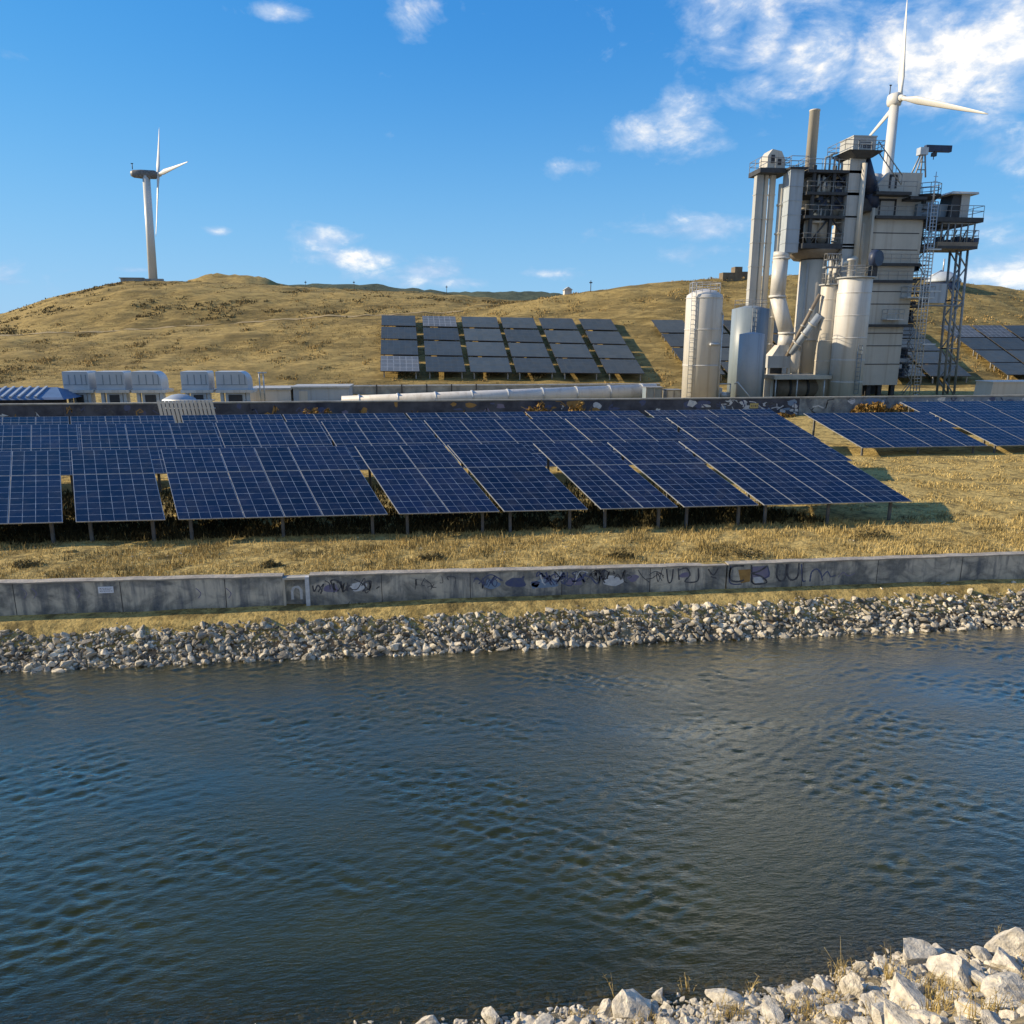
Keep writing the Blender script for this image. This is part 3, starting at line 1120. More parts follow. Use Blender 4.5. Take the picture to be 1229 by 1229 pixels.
# faded scribbles, middle section
mb = MB()
for (cx, cy, rx, rz, mi) in [(398, 706, .35, .22, 5), (620, 699, .5, .26, 1), (655, 700, .65, .25, 2), (690, 698, .4, .2, 5), (735, 697, .55, .24, 4), (642, 702, .2, .2, 2), (590, 701, .4, .2, 2), (430, 704, .4, .22, 4), (760, 694, .3, .15, 5), (822, 690, .3, .12, 5)]:
    a, b = wx(cx, cy)
    blob(mb, a, b, rx * .7, rz * .8, YG + .003, mi)
r2 = random.Random(5)
for (a, b, n, mi, w) in [(378, 445, 15, 0, .045), (448, 545, 7, 0, .03), (560, 640, 9, 1, .04), (636, 700, 18, 1, .05), (640, 690, 8, 4, .04), (696, 752, 16, 0, .04), (752, 800, 5, 0, .03)]:
    for k in range(n):
        x = r2.uniform(a, b)
        yb = 704 - (x - 378) * .034
        pts = [(x, yb + r2.uniform(-8, 8))]
        for j in range(r2.randint(2, 4)):
            pts.append((min(868, max(375, pts[-1][0] + r2.uniform(-7, 10))), yb + r2.uniform(-9, 9)))
        spray(mb, pts, w * r2.uniform(.7, 1.2), mi, YG - .0006 * (k % 5))
# the lettered tag near the joint
for pts in ([(800, 683), (802, 698), (806, 697), (808, 683)], [(814, 682), (815, 696)], [(815, 684), (824, 682), (828, 690), (822, 698), (837, 697), (838, 682)], [(850, 683), (856, 690), (862, 682)], [(853, 692), (860, 694)]):
    spray(mb, pts, .05, 0, YG - .004)
mb.build('graffiti', GM, wb)
# drips and one dark patch on the bare section
mb = MB()
for k in range(5):
    x = random.uniform(20, 320)
    spray(mb, [(x, 706), (x + 6, 712), (x + 3, 718)], .03, 5)
mb.build('graffiti', GM, wa)

# ------------------------------------------------------------------ solar tables
TILT = radians(22)
SHX = -tan(radians(22.7))


class Table:
    def __init__(s, Y0, zl, slant):
        s.Y0, s.zl, s.slant = Y0, zl, slant

    def pt(s, X, d, off=0.0):
        """X on the lower edge, d metres up the slope, off along the normal"""
        c, n = cos(TILT), sin(TILT)
        return Vector((X + SHX * d * c, s.Y0 + d * c - n * off, s.zl + d * n + c * off))


def module(tb, X0, X1, d0, d1, cell, parent, m=None, white=(1, 1, 1, 1)):
    mb = MB()
    p = tb.pt
    g = .012
    q0 = [p(X0 + g, d0 + g), p(X1 - g, d0 + g), p(X1 - g, d1 - g), p(X0 + g, d1 - g)]
    q1 = [p(X0 + g, d0 + g, .04), p(X1 - g, d0 + g, .04), p(X1 - g, d1 - g, .04), p(X0 + g, d1 - g, .04)]
    mb.hexa(q0, q1, 1)
    # glass just above the frame, inset
    w = .028
    k = len(mb.f)
    mb.add([p(X0 + w, d0 + w, .046), p(X1 - w, d0 + w, .046), p(X1 - w, d1 - w, .046), p(X0 + w, d1 - w, .046)], [(0, 1, 2, 3)], 0)
    u, v = max(1, round((X1 - X0) / cell)), max(1, round((d1 - d0) / cell))
    o1, o2 = random.randint(0, 50), random.randint(0, 50)
    mb.uv[k] = [(o1, o2), (o1 + u, o2), (o1 + u, o2 + v), (o1, o2 + v)]
    return mb.build('solar_module', [m or M_pv, M_frame], parent)


def solar_table(row, X0, X1, cols, tiers, label, group, cell=.46, gz=None, m=None):
    """cols: list of X break points inside the table, tiers: slope break points"""
    Y0 = row.Y0
    t = thing('solar_table', ((X0 + X1) / 2, Y0, row.zl - .9), label, 'solar table', group)
    xs = [X0] + cols + [X1]
    for a, b in zip(xs[:-1], xs[1:]):
        for d0, d1 in zip(tiers[:-1], tiers[1:]):
            module(row, a, b, d0, d1, cell, t, m)
    fr = MB()
    for d in (.5, row.slant - .5):
        a, b = row.pt(X0 + .05, d, -.06), row.pt(X1 - .05, d, -.06)
        fr.tube(a, b, .055, n=6)
    fr.build('purlin', M_steel, t)
    n = max(2, int((X1 - X0) / 3.2) + 1)
    for i in range(n):
        X = X0 + .5 + (X1 - X0 - 1.0) * i / (n - 1)
        for d in (.5, row.slant - .5):
            q = row.pt(X, d, -.1)
            gzz = float(terrain_z(np.array(q.x), np.array(q.y))) - .12
            lg = MB()
            lg.box(q.x - .06, q.x + .06, q.y - .05, q.y + .05, gzz, q.z + .02)
            lg.build('leg', M_legs, t)
        lb = MB()
        lb.tube(row.pt(X, .3, -.13), row.pt(X, row.slant - .3, -.13), .05, n=6)
        lb.build('rafter', M_steel, t)
    return t


G = 'solar tables on the flat ground behind the canal wall'
rA = Table(30.35, 2.96, 5.66)
XA = lambda px: x_at(px, rA.Y0, rA.zl)
front = [(-330, -190, [-262], 'front row solar table reaching past the left edge of the view'),
         (-180, 76, [-110, -40, 10], 'front row solar table with its end at the first dark gap from the left'),
         (91, 199, [], 'narrow front row solar table between two dark gaps, one module wide'),
         (214, 466, [294, 342, 388], 'front row solar table four modules wide, right of the narrow one'),
         (479, 600, [540], 'front row solar table two modules wide, left of a thin bright seam'),
         (605, 706, [], 'front row solar table just left of the widest dark gap'),
         (721, 814, [772], 'front row solar table just right of the widest dark gap'),
         (821, 911, [], 'front row solar table second from the right end of its row'),
         (917, 1095, [955, 999, 1050], 'rightmost front row solar table with its bare pointed end corner over grass')]
for a, b, c, lab in front:
    solar_table(rA, XA(a), XA(b), [XA(x) for x in c], [0, 3.55, 5.66], lab, G)
# second and third rows: columns continue the seams of the front row
YB, ZB = 40.0, 3.2
rB = Table(YB, ZB, 5.5)
YC, ZC = 48.6, 3.2
rC = Table(YC, ZC, 4.7)


def edge_px(Ytab, z, xlow, ylow=602.0):
    """pixel column where the line of the photo's right array edge crosses this row's lower edge"""
    best = None
    for k in range(200):
        px = 900 + k * 1.5
        X = x_at(px, Ytab, z)
        # project y
        v = Vector((X, Ytab, z - CAMZ))
        fz = v.dot(Vector(F_)); py = CY - FPX * v.dot(Vector(U_)) / fz
        e = abs((1095 - 1.495 * (602 - py)) - px)
        if best is None or e < best[0]:
            best = (e, px)
    return best[1]


XBr = x_at(edge_px(YB, ZB, 0), YB, ZB)
XCr = x_at(edge_px(YC, ZC, 0), YC, ZC)
ordn = ['first', 'second', 'third', 'fourth', 'fifth', 'sixth', 'seventh', 'eighth', 'ninth', 'tenth', 'eleventh', 'twelfth']
for row, Xr, nm, w, seed, tiers in ((rB, XBr, 'second', 7.3, 4, [0, 1.4, 2.77, 4.15, 5.5]), (rC, XCr, 'third', 8.2, 9, [0, 1.6, 3.1, 3.9, 4.7])):
    rr = random.Random(seed)
    x = Xr
    for k in range(9 if nm == 'second' else 10):
        ww = w * rr.choice([.8, 1.0, 1.0, 1.15])
        x0 = x - ww
        nc = max(2, round(ww / 2.2))
        cols = [x0 + ww * j / nc for j in range(1, nc)]
        if x0 > -62:
            solar_table(row, x0, x, cols, tiers, f'{ordn[k]} solar table from the right end in the {nm} row of the main array', G)
        x = x0 - rr.choice([.16, .16, .5, .12])
# two more arrays on the right
rD = Table(47.6, 2.78, 5.1)
XD = lambda px: x_at(px, rD.Y0, rD.zl)
for a, b, c, lab in [(1035, 1186, [1073, 1119, 1160], 'separate low solar table on the right grass, nearest the main array'),
                     (1196, 1330, [1240, 1285], 'separate low solar table at the right edge, beyond the short gap')]:
    solar_table(rD, XD(a), XD(b), [XD(x) for x in c], [0, 2.6, 5.1], lab, 'solar tables on the right grass')
rE = Table(56.5, 3.0, 4.6)
XE = lambda px: x_at(px, rE.Y0, rE.zl)
solar_table(rE, XE(1140), XE(1300), [XE(1190), XE(1240)], [0, 2.3, 4.6], 'rear solar table near the blue graffiti wall on the right', 'solar tables on the right grass')

# hillside panels ---------------------------------------------------
def hill_panel(q, label, group, m):
    """q: photo pixels of the corners lower-left, lower-right, upper-right, upper-left"""
    P = [surf_hit(x, y, 1.15) for x, y in q]
    c = sum(P, Vector()) / 4
    gz = float(terrain_z(np.array(c.x), np.array(c.y)))
    t = thing('hillside_solar_panel', (c.x, c.y, gz), label, 'solar panel', group)
    n = (P[1] - P[0]).cross(P[3] - P[0]).normalized()
    mb = MB()
    mb.hexa([p - n * .09 for p in P], P, 1)
    k = len(mb.f)
    ins = [p + (c - p) * .025 + n * .006 for p in P]
    mb.add(ins, [(0, 1, 2, 3)], 0)
    o1, o2 = random.randint(0, 40), random.randint(0, 40)
    mb.uv[k] = [(o1, o2), (o1 + 6, o2), (o1 + 6, o2 + 4), (o1, o2 + 4)]
    mb.build('panel', [m, M_dark], t)
    for p in P:
        q_ = p + (c - p) * .18
        z0 = float(terrain_z(np.array(q_.x), np.array(q_.y))) - .6
        lg = MB()
        lg.box(q_.x - .08, q_.x + .08, q_.y - .08, q_.y + .08, z0, q_.z - .08)
        lg.build('support', M_steel, t)


def Z7(x, y):
    return (400 + x / 2.672, 300 + y / 2.672)


cols_t = [(155, 262), (285, 391), (410, 523), (535, 641), (658, 766), (787, 890)]
cols_b = [(151, 277), (298, 425), (441, 573), (588, 715), (733, 858), (878, 999)]
rows_l = [(209, 241), (246, 283), (288, 334), (339, 388)]
rows_r = [(222, 257), (262, 302), (306, 348), (352, 396)]
rown = ['top', 'upper middle', 'lower middle', 'bottom']
coln = ['first', 'second', 'third', 'fourth', 'fifth', 'sixth']
for r_ in range(4):
    for c_ in range(6):
        def corner(side, yk):
            fx = (c_ + (0 if side == 0 else .85)) / 5.85
            y = rows_l[r_][yk] * (1 - fx) + rows_r[r_][yk] * fx
            fy = (y - (209 + 13 * fx)) / (388 + 8 * fx - (209 + 13 * fx))
            x = cols_t[c_][side] * (1 - fy) + cols_b[c_][side] * fy
            return Z7(x, y)
        pale = (r_ == 3 and c_ == 0) or (r_ == 0 and c_ == 1)
        lab = f'hillside panel {coln[c_]} from the left in the {rown[r_]} row of the big block'
        if r_ == 3 and c_ == 0:
            lab = 'pale bleached gridded hillside panel at the lower left corner of the big block'
        elif r_ == 0 and c_ == 1:
            lab = 'pale bleached hillside panel in the top row of the big block'
        hill_panel([corner(0, 1), corner(1, 1), corner(1, 0), corner(0, 0)], lab, 'hillside panels of the big block', M_pv_pale if pale else M_pv_far)


def block(tl, tr, br, bl, nc, nr, gapx, gapy, name, group, skip=(), pale=()):
    def bil(a, b):
        return (tl[0] * (1 - a) * (1 - b) + tr[0] * a * (1 - b) + br[0] * a * b + bl[0] * (1 - a) * b,
                tl[1] * (1 - a) * (1 - b) + tr[1] * a * (1 - b) + br[1] * a * b + bl[1] * (1 - a) * b)
    for r_ in range(nr):
        for c_ in range(nc):
            if (r_, c_) in skip:
                continue
            a0, a1 = (c_ + gapx / 2) / nc, (c_ + 1 - gapx / 2) / nc
            b0, b1 = (r_ + gapy / 2) / nr, (r_ + 1 - gapy / 2) / nr
            hill_panel([bil(a0, b1), bil(a1, b1), bil(a1, b0), bil(a0, b0)],
                       f'hillside panel {coln[c_]} from left in the {rown[r_]} row {name}', group, M_pv_pale if (r_, c_) in pale else M_pv_far)


block((779, 383), (945, 384), (1010, 450), (828, 450), 4, 4, .10, .09, 'behind the tanks', 'hillside panels behind the tanks')
block((1010, 391), (1096, 391), (1170, 452), (1060, 452), 2, 4, .10, .09, 'behind the steel tower', 'hillside panels behind the tower', skip=())
block((1126, 390), (1278, 390), (1365, 450), (1208, 450), 4, 4, .08, .06, 'at the right edge', 'hillside panels at the right edge', pale=((0, 0), (0, 1)))

# ------------------------------------------------------------------ low graffiti wall in front of the plant
YL = 70.0


def low_wall(px0, px1, label, m, seed, dens, cols):
    x0, x1 = at(px0, 480, YL).x, at(px1, 480, YL).x
    t = thing('low_wall', ((x0 + x1) / 2, YL, 2.7), label, 'wall', 'sections of the low wall before the plant')
    mb = MB(); mb.box(x0, x1 - .01, YL, YL + .35, 2.2, 4.40); mb.build('wall_body', m, t)
    mb = MB(); mb.box(x0, x1 - .01, YL - .05, YL + .4, 4.402, 4.52); mb.build('coping', M_conc, t)
    rr = random.Random(seed)
    g = MB()
    for k in range(int((x1 - x0) * dens)):
        cx, cz = rr.uniform(x0 + .3, x1 - .3), rr.uniform(3.0, 4.2)
        if rr.random() < .45:
            a = MB.add
            n = 10
            rx, rz = rr.uniform(.15, .7), rr.uniform(.1, .4)
            vs = [(min(x1 - .05, max(x0 + .05, cx + rx * rr.uniform(.6, 1.2) * cos(2 * pi * i / n))), YL - .003 - .0006 * (k % 9), min(4.38, cz + rz * rr.uniform(.6, 1.2) * sin(2 * pi * i / n))) for i in range(n)]
            g.add(vs, [tuple(range(n))], rr.choice(cols))
        else:
            pts = [(cx, cz)]
            for j in range(rr.randint(2, 5)):
                pts.append((min(x1 - .1, max(x0 + .1, pts[-1][0] + rr.uniform(-.5, .7))), min(4.3, max(2.9, cz + rr.uniform(-.6, .5)))))
            strokes(g, pts, rr.uniform(.06, .14), YL - .009 - .0006 * (k % 9), rr.choice(cols))
    if g.v:
        g.build('graffiti', GM, t)
    return t


M_lw_dark = mat('dark_wall', (.09, .10, .13), (.035, .04, .06), .8, .9, contrast=(.35, .65))
M_lw_blue = mat('blue_washed_wall', (.26, .32, .40), (.14, .18, .26), .8, .9, contrast=(.35, .65))
low_wall(-420, 75, 'dark weathered low wall section below the blue roofed shed', M_lw_dark, 1, .8, [0, 4, 3])
low_wall(75, 300, 'dark low wall section with brown stains below the white containers', M_lw_dark, 2, 1.2, [0, 3, 1])
low_wall(300, 640, 'dark bluish low wall section in front of the long grey barrier', M_lw_dark, 3, .9, [1, 5, 3])
low_wall(640, 820, 'dark low wall section in front of the pale pipe, with ochre blotches', M_lw_dark, 4, 1.3, [3, 1, 4])
low_wall(820, 960, 'low wall section under the tanks covered with white and dark blue paint', M_lw_dark, 5, 4.0, [4, 4, 1, 2, 0])
low_wall(960, 1096, 'grey low wall section under the twin silos, half hidden by a dry bush', M_conc_d, 6, 1.6, [4, 0, 2])
low_wall(1096, 1560, 'light blue washed low wall section right of the dry bush', M_lw_blue, 7, 4.0, [2, 4, 1, 2, 4])
# yellow sign on it
p = at(905, 487, YL - .02)
ys = thing('yellow_sign', (p.x, YL - .02, p.z), 'small yellow sign fixed to the dark painted low wall', 'sign')
mb = MB(); mb.box(p.x - .42, p.x + .42, YL - .05, YL - .022, p.z - .24, p.z + .24); mb.build('plate', M_yellow, ys)
mb = MB()
for dx, w in ((-.3, .12), (-.1, .06), (.05, .16), (.27, .08)):
    mb.add([(p.x + dx, YL - .053, p.z - .1), (p.x + dx + w, YL - .053, p.z - .1), (p.x + dx + w, YL - .053, p.z + .1), (p.x + dx, YL - .053, p.z + .1)], [(0, 1, 2, 3)])
mb.build('lettering', M_brown, ys)

# ------------------------------------------------------------------ the plant
PG = 3.2                                              # ground level of the plant


def rail(mb, loop, z, h=1.1, r=.035, step=1.3, closed=True):
    pts = [Vector((p[0], p[1], z)) for p in loop]
    segs = list(zip(pts, pts[1:] + ([pts[0]] if closed else [])))
    for a, b in segs[:len(pts) if closed else len(pts) - 1]:
        L = (b - a).length
        n = max(1, int(L / step))
        for i in range(n + 1):
            q = a.lerp(b, i / n)
            mb.tube(q, q + Vector((0, 0, h)), r, n=4, smooth=False)
        for hh in (h, h * .55):
            mb.tube(a + Vector((0, 0, hh)), b + Vector((0, 0, hh)), r, n=4, smooth=False)


def rect(x0, x1, y0, y1):
    return [(x0, y0), (x1, y0), (x1, y1), (x0, y1)]


def deck(parent, x0, x1, y0, y1, z, th=.25, h=1.1, m=None, railing=True):
    mb = MB(); mb.box(x0, x1, y0, y1, z - th, z); mb.build('platform', m or M_dark, parent)
    if railing:
        rb = MB(); rail(rb, rect(x0 + .06, x1 - .06, y0 + .06, y1 - .06), z, h); rb.build('railing', M_steel, parent)


def ladder(mb, a, b, w=.5, r=.04, step=.45, cage=False):
    a, b = Vector(a), Vector(b)
    s = Vector((w / 2, 0, 0))
    mb.tube(a - s, b - s, r, n=5); mb.tube(a + s, b + s, r, n=5)
    n = int((b - a).length / step)
    for i in range(n + 1):
        q = a.lerp(b, i / max(1, n))
        mb.tube(q - s, q + s, r * .7, n=4)


def zt(px, py, Y):
    return at(px, py, Y).z


def span(pl_, pr, py, Y):
    return at(pl_, py, Y).x, at(pr, py, Y).x


# A: tall white tank on the left
Y = 78.0
x0, x1 = span(822, 863, 412, Y)
cx, rad = (x0 + x1) / 2, (x1 - x0) / 2
topz = zt(845, 352, Y)
t = thing('storage_tank', (cx, Y, PG), 'tall white cylindrical tank with a domed top, left of the blue tanks', 'tank')
mb = MB(); mb.lathe((cx, Y), [(rad, PG - .2), (rad, topz - .5), (rad * .97, topz - .2), (rad * .6, topz + .25), (rad * .15, topz + .4)], 40); mb.build('tank_shell', M_white, t)
mb = MB(); rail(mb, [(cx + rad * .85 * cos(a), Y + rad * .85 * sin(a)) for a in np.linspace(0, 2 * pi, 12, endpoint=False)], topz, 1.0, .03, 2); mb.build('railing', M_galv, t)
mb = MB(); ladder(mb, (cx - rad * .8 - .12, Y - rad * .72, PG), (cx - rad * .8 - .12, Y - rad * .72, topz + 1.0), .45)
for z in np.arange(PG + 4, topz - 3, .9):
    mb.tube((cx - rad * .8 - .5, Y - rad * .72 - .5, z), (cx - rad * .8 + .2, Y - rad * .72 - .5, z), .03, n=4)
mb.build('ladder', M_galv, t)
mb = MB(); mb.tube((cx + rad * .88, Y - rad * .62, PG), (cx + rad * .88, Y - rad * .62, topz - 2.2), .09); mb.tube((cx + rad * .88, Y - rad * .62, topz - 2.2), (cx + rad * .6, Y, topz + .2), .09); mb.build('pipe', M_galv, t)
mb = MB(); mb.tube((cx + .1, Y - rad - .25, zt(845, 413, Y)), (cx + rad * .75, Y - rad * .75 - .15, zt(845, 413, Y)), .12); mb.build('nozzle', M_galv, t)
for zz in (topz - .5, PG + (topz - PG) * .36, PG + (topz - PG) * .68):
    mb = MB(); mb.lathe((cx, Y), [(rad + .003, zz - .05), (rad + .05, zz - .04), (rad + .05, zz + .04), (rad + .003, zz + .05)], 40); mb.build('band', M_white, t)

# B: two blue tanks
Y = 81.0
x0, x1 = span(877, 918, 420, Y)
cx, rad = (x0 + x1) / 2, (x1 - x0) / 2
topz = zt(896, 371, Y)
t = thing('storage_tank', (cx, Y, PG), 'taller dark blue grey tank behind the pale blue tank', 'tank')
mb = MB(); mb.lathe((cx, Y), [(rad, PG - .2), (rad, topz), (rad * .3, topz + .35)], 36); mb.build('tank_shell', M_bluegrey, t)
mb = MB(); rail(mb, [(cx + rad * .9 * cos(a), Y + rad * .9 * sin(a)) for a in np.linspace(0, 2 * pi, 10, endpoint=False)], topz, .9, .025, 2); mb.build('railing', M_steel, t)
mb = MB(); ladder(mb, (cx - .4, Y - rad - .12, PG), (cx - .4, Y - rad - .12, topz), .45); mb.build('ladder', M_steel, t)
Y = 78.2
x0, x1 = span(886, 914, 440, Y)
cx2, rad2 = (x0 + x1) / 2, (x1 - x0) / 2
topz = zt(900, 401, Y)
t = thing('storage_tank', (cx2, Y, PG), 'shorter pale blue tank standing in front of the dark blue grey tank', 'tank')
mb = MB(); mb.lathe((cx2, Y), [(rad2, PG - .2), (rad2, topz), (rad2 * .2, topz + .2)], 36); mb.build('tank_shell', M_paleblue, t)
mb = MB(); mb.path([(cx2 - rad2 - .8, Y - rad2, PG + 2.2), (cx2 - rad2 - .6, Y - rad2 - .2, PG + 2.4), (cx2, Y - rad2 - .3, PG + .3)], .07); mb.build('pipe', M_galv, t)
# small pump skid between the tanks
p = at(868, 470, 79)
t = thing('pump_skid', (p.x, 79, PG), 'small pale pump skid between the white tank and the blue tanks', 'pump skid')
mb = MB(); mb.box(p.x - .9, p.x + .8, 78.4, 79.4, PG, PG + .5); mb.build('base', M_conc, t)
mb = MB(); mb.tube((p.x - .5, 78.7, PG + .9), (p.x + .5, 78.7, PG + .9), .35); mb.box(p.x - .7, p.x - .3, 78.5, 79.1, PG + .5, PG + 1.7); mb.build('pump', M_galv, t)
mb = MB(); mb.path([(p.x + .6, 78.6, PG + .5), (p.x + .6, 78.6, PG + 2.1), (p.x - .8, 78.6, PG + 2.1)], .07); mb.build('pipe', M_galv, t)

# C: slender twin elevator on the left
Y = 88.0
zb_, zh = PG, zt(920, 205, Y)
cx = (at(921, 215, Y).x + at(912, 365, Y).x) / 2
t = thing('bucket_elevator', (cx, Y, PG), 'slender bucket elevator with grouped legs left of the exhaust stack', 'bucket elevator', 'bucket elevators')
u = at(921, 215, Y).x - at(920, 215, Y).x
for dx, w, mm in ((-11.0 * u, 8 * u, M_grey2), (-2.2 * u, 4.2 * u, M_cream), (5.5 * u, 5.5 * u, M_cream)):
    mb = MB(); mb.box(cx + dx - w / 2, cx + dx + w / 2, Y - w / 2, Y + w / 2, zb_ - .2, zh - .3)
    for z in np.arange(zb_ + 2, zh - 1, 2.6):
        mb.box(cx + dx - w / 2 - .05, cx + dx + w / 2 + .05, Y - w / 2 - .05, Y + w / 2 + .05, z, z + .1)
    mb.build('elevator_leg', mm, t)
mb = MB(); mb.tube((cx + 14 * u, Y - .6, PG), (cx + 14 * u, Y - .6, zh - 1.5), .32, n=12)
for z in np.arange(PG + 3, zh - 2, 3.1):
    mb.tube((cx + 14 * u, Y - .6, z), (cx + 14 * u, Y - .6, z + .2), .42, n=12)
mb.build('pipe', M_cream, t)
deck(t, cx - 17 * u, cx + 18 * u, Y - 1.6, Y + 1.6, zh, .5)
z1 = zt(925, 184, Y)
mb = MB(); poly = [Vector((cx - 7 * u, Y - 1.1, zh + .002)), Vector((cx + 14 * u, Y - 1.1, zh + .002)), Vector((cx + 14 * u, Y - 1.1, z1 - .9)), Vector((cx + 9 * u, Y - 1.1, z1)), Vector((cx - 2 * u, Y - 1.1, z1 + .2)), Vector((cx - 7 * u, Y - 1.1, z1 - .5))]
mb.prism(poly, (0, 2.2, 0)); mb.build('elevator_head', M_grey, t)
mb = MB(); mb.box(cx - 3 * u, cx + 1 * u, Y - 1.16, Y - 1.102, zh + .6, z1 - .4); mb.box(cx + 5 * u, cx + 9 * u, Y - 1.16, Y - 1.102, zh + .4, z1 - .8); mb.build('hatch', M_dark, t)

# D: bluish duct with ladder marks, then the bent white pipe
Y = 86.5
x0, x1 = span(941, 957, 255, Y)
t = thing('duct', ((x0 + x1) / 2, Y, PG), 'pale blue grey square duct that turns into a bent white pipe', 'duct')
ztop, zmid = zt(950, 205, Y), zt(943, 304, Y)
mb = MB(); mb.box(x0, x1, Y - .9, Y + .9, zmid, ztop)
for z in np.arange(zmid + 1, ztop, 1.5):
    mb.box(x0 - .05, x1 + .05, Y - .95, Y + .95, z, z + .08)
mb.build('duct_body', M_paleblue, t)
pA = at(938, 310, Y); pB = at(933, 356, Y); pC = at(944, 400, Y); pD = at(941, 420, Y)
mb = MB()
rr_ = .85
mb.tube((pA.x, Y, zmid), (pA.x - .1, Y, pA.z), rr_ * 1.1, rr_, n=18)
mb.path([(pA.x - .1, Y, pA.z), pB, pC, pD], rr_, n=18)
for q in (pA, pB, pC):
    mb.tube(q - Vector((0, 0, .12)), q + Vector((0, 0, .12)), rr_ + .12, n=18)
mb.build('pipe', M_white, t)
deck(t, x0 - .2, x1 + .3, Y - 1.2, Y + 1.2, ztop + .2, .2)

# E: preheater tower: open dark steel frame with vessels
Y = 88.0
x0, x1 = span(958, 1008, 260, Y)
zE0 = zt(980, 296, Y)
zE1 = zt(985, 205, Y)
t = thing('preheater_tower', ((x0 + x1) / 2, Y, PG), 'open dark steel preheater frame crowded with vessels above the cream column', 'tower')
lv = [zE0, zE0 + (zE1 - zE0) * .36, zE0 + (zE1 - zE0) * .66, zE1 - .5]
mb = MB()
for xx in (x0 + .2, (x0 + x1) / 2, x1 - .2):
    mb.box(xx - .12, xx + .12, Y - 2.6, Y + 2.8, zE1 - .9, zE1 - .7)
    for yy in (Y - 2.6, Y + 2.8):
        mb.box(xx - .17, xx + .17, yy - .17, yy + .17, zE0, zE1)
for za, zb2 in zip(lv[:-1], lv[1:]):
    mb.tube((x0 + .2, Y - 2.6, za), ((x0 + x1) / 2, Y - 2.6, zb2), .1, n=5); mb.tube((x1 - .2, Y - 2.6, za), ((x0 + x1) / 2, Y - 2.6, zb2), .1, n=5)
mb.build('frame', M_dark, t)
for k, z in enumerate(lv):
    deck(t, x0 - .7, x1 + .4, Y - 3.0, Y + 3.0, z, .55 if k == 0 else .3)
# lower ring platform, slightly rounded
mb = MB(); mb.lathe(((x0 + x1) / 2 - .3, Y), [(2.2, zE0 - 1.5), (3.1, zE0 - .62), (3.1, zE0 - .56)], 30); mb.build('collar', M_brown, t)
cxs = [(x0 + 1.0, .75), (x0 + 2.5, .95), (x1 - 1.3, .85)]
for (a, rr_), z in zip(cxs, (lv[0], lv[0], lv[1])):
    mb = MB(); mb.lathe((a, Y - 1.2), [(rr_ * .3, z + .2), (rr_, z + 1.2), (rr_, z + 2.9), (rr_ * .8, z + 3.1)], 18); mb.build('vessel', M_cream, t)
mb = MB(); mb.lathe((x0 + 2.7, Y - .4), [(.5, lv[1] + .1), (1.5, lv[1] + 1.1), (1.5, lv[2] - .4)], 22); mb.build('vessel', M_bluegrey, t)
mb = MB(); mb.lathe((x0 + 2.6, Y - .2), [(2.0, lv[2] + .1), (2.0, lv[2] + .9), (.8, lv[3] - .45)], 22); mb.build('hood', M_cream, t)
mb = MB()
r3 = random.Random(3)
for k in range(26):
    z = r3.uniform(lv[0] + .3, lv[3] - .5); xx = r3.uniform(x0 + .3, x1 - 1); yy = Y - r3.uniform(1.2, 2.5)
    if r3.random() < .5:
        mb.tube((xx, yy, z), (min(x1, xx + r3.uniform(.8, 2.0)), yy, z), r3.uniform(.06, .2), n=7)
    else:
        mb.tube((xx, yy, z), (xx, yy, min(lv[3] - .4, z + r3.uniform(1, 2.5))), r3.uniform(.06, .22), n=7)
mb.build('pipework', M_grey, t)
mb = MB()
for k in range(12):
    z = r3.uniform(lv[1], lv[3] - .9); xx = r3.uniform(x0 + .3, x1 - 1.4)
    mb.box(xx, xx + r3.uniform(.5, 1.3), Y - 2.3, Y - 1.2 + r3.uniform(0, 1), z, z + r3.uniform(.3, .8))
mb.build('machinery', M_darkblue, t)
mb = MB(); mb.box(x0 + .6, x1 - .3, Y + 1.6, Y + 2.4, zE0 + .01, zE1 - .8); mb.build('rear_cladding', M_dark, t)
# pipes on top
mb = MB()
for k in range(5):
    a = x0 + 2.2 + k * .55
    mb.path([(a, Y - 1, zE1 - .5), (a, Y - 1, zE1 + 1.2 + .3 * (k % 2)), (a + .8, Y - 1, zE1 + 1.4 + .3 * (k % 2))], .12, n=6)
mb.build('vent_pipes', M_bluegrey, t)

# exhaust stack
Y = 89.0
cx = (at(977, 140, Y).x + at(972, 210, Y).x) / 2
u = at(977, 160, Y).x - at(976, 160, Y).x
z1 = zt(977, 132, Y)
t = thing('exhaust_stack', (cx, Y, PG), 'tall narrow cream exhaust stack rising above the steel frame', 'stack')
mb = MB(); mb.lathe((cx, Y), [(6.2 * u, zE1 - 4.0), (5.6 * u, z1 - .15), (6.0 * u, z1 - .14), (6.0 * u, z1), (5.0 * u, z1)], 28); mb.build('stack_shell', M_cream, t)
mb = MB(); mb.tube((cx, Y, z1 - .6), (cx, Y, z1 + .01), 4.8 * u, n=24); mb.build('liner', M_dark, t)
mb = MB(); mb.path([(cx - .1, Y - .7, zE1 - .3), (cx - 1.3, Y - 1.6, zE1 - 2.2)], .55, n=14); mb.build('breeching', M_cream, t)

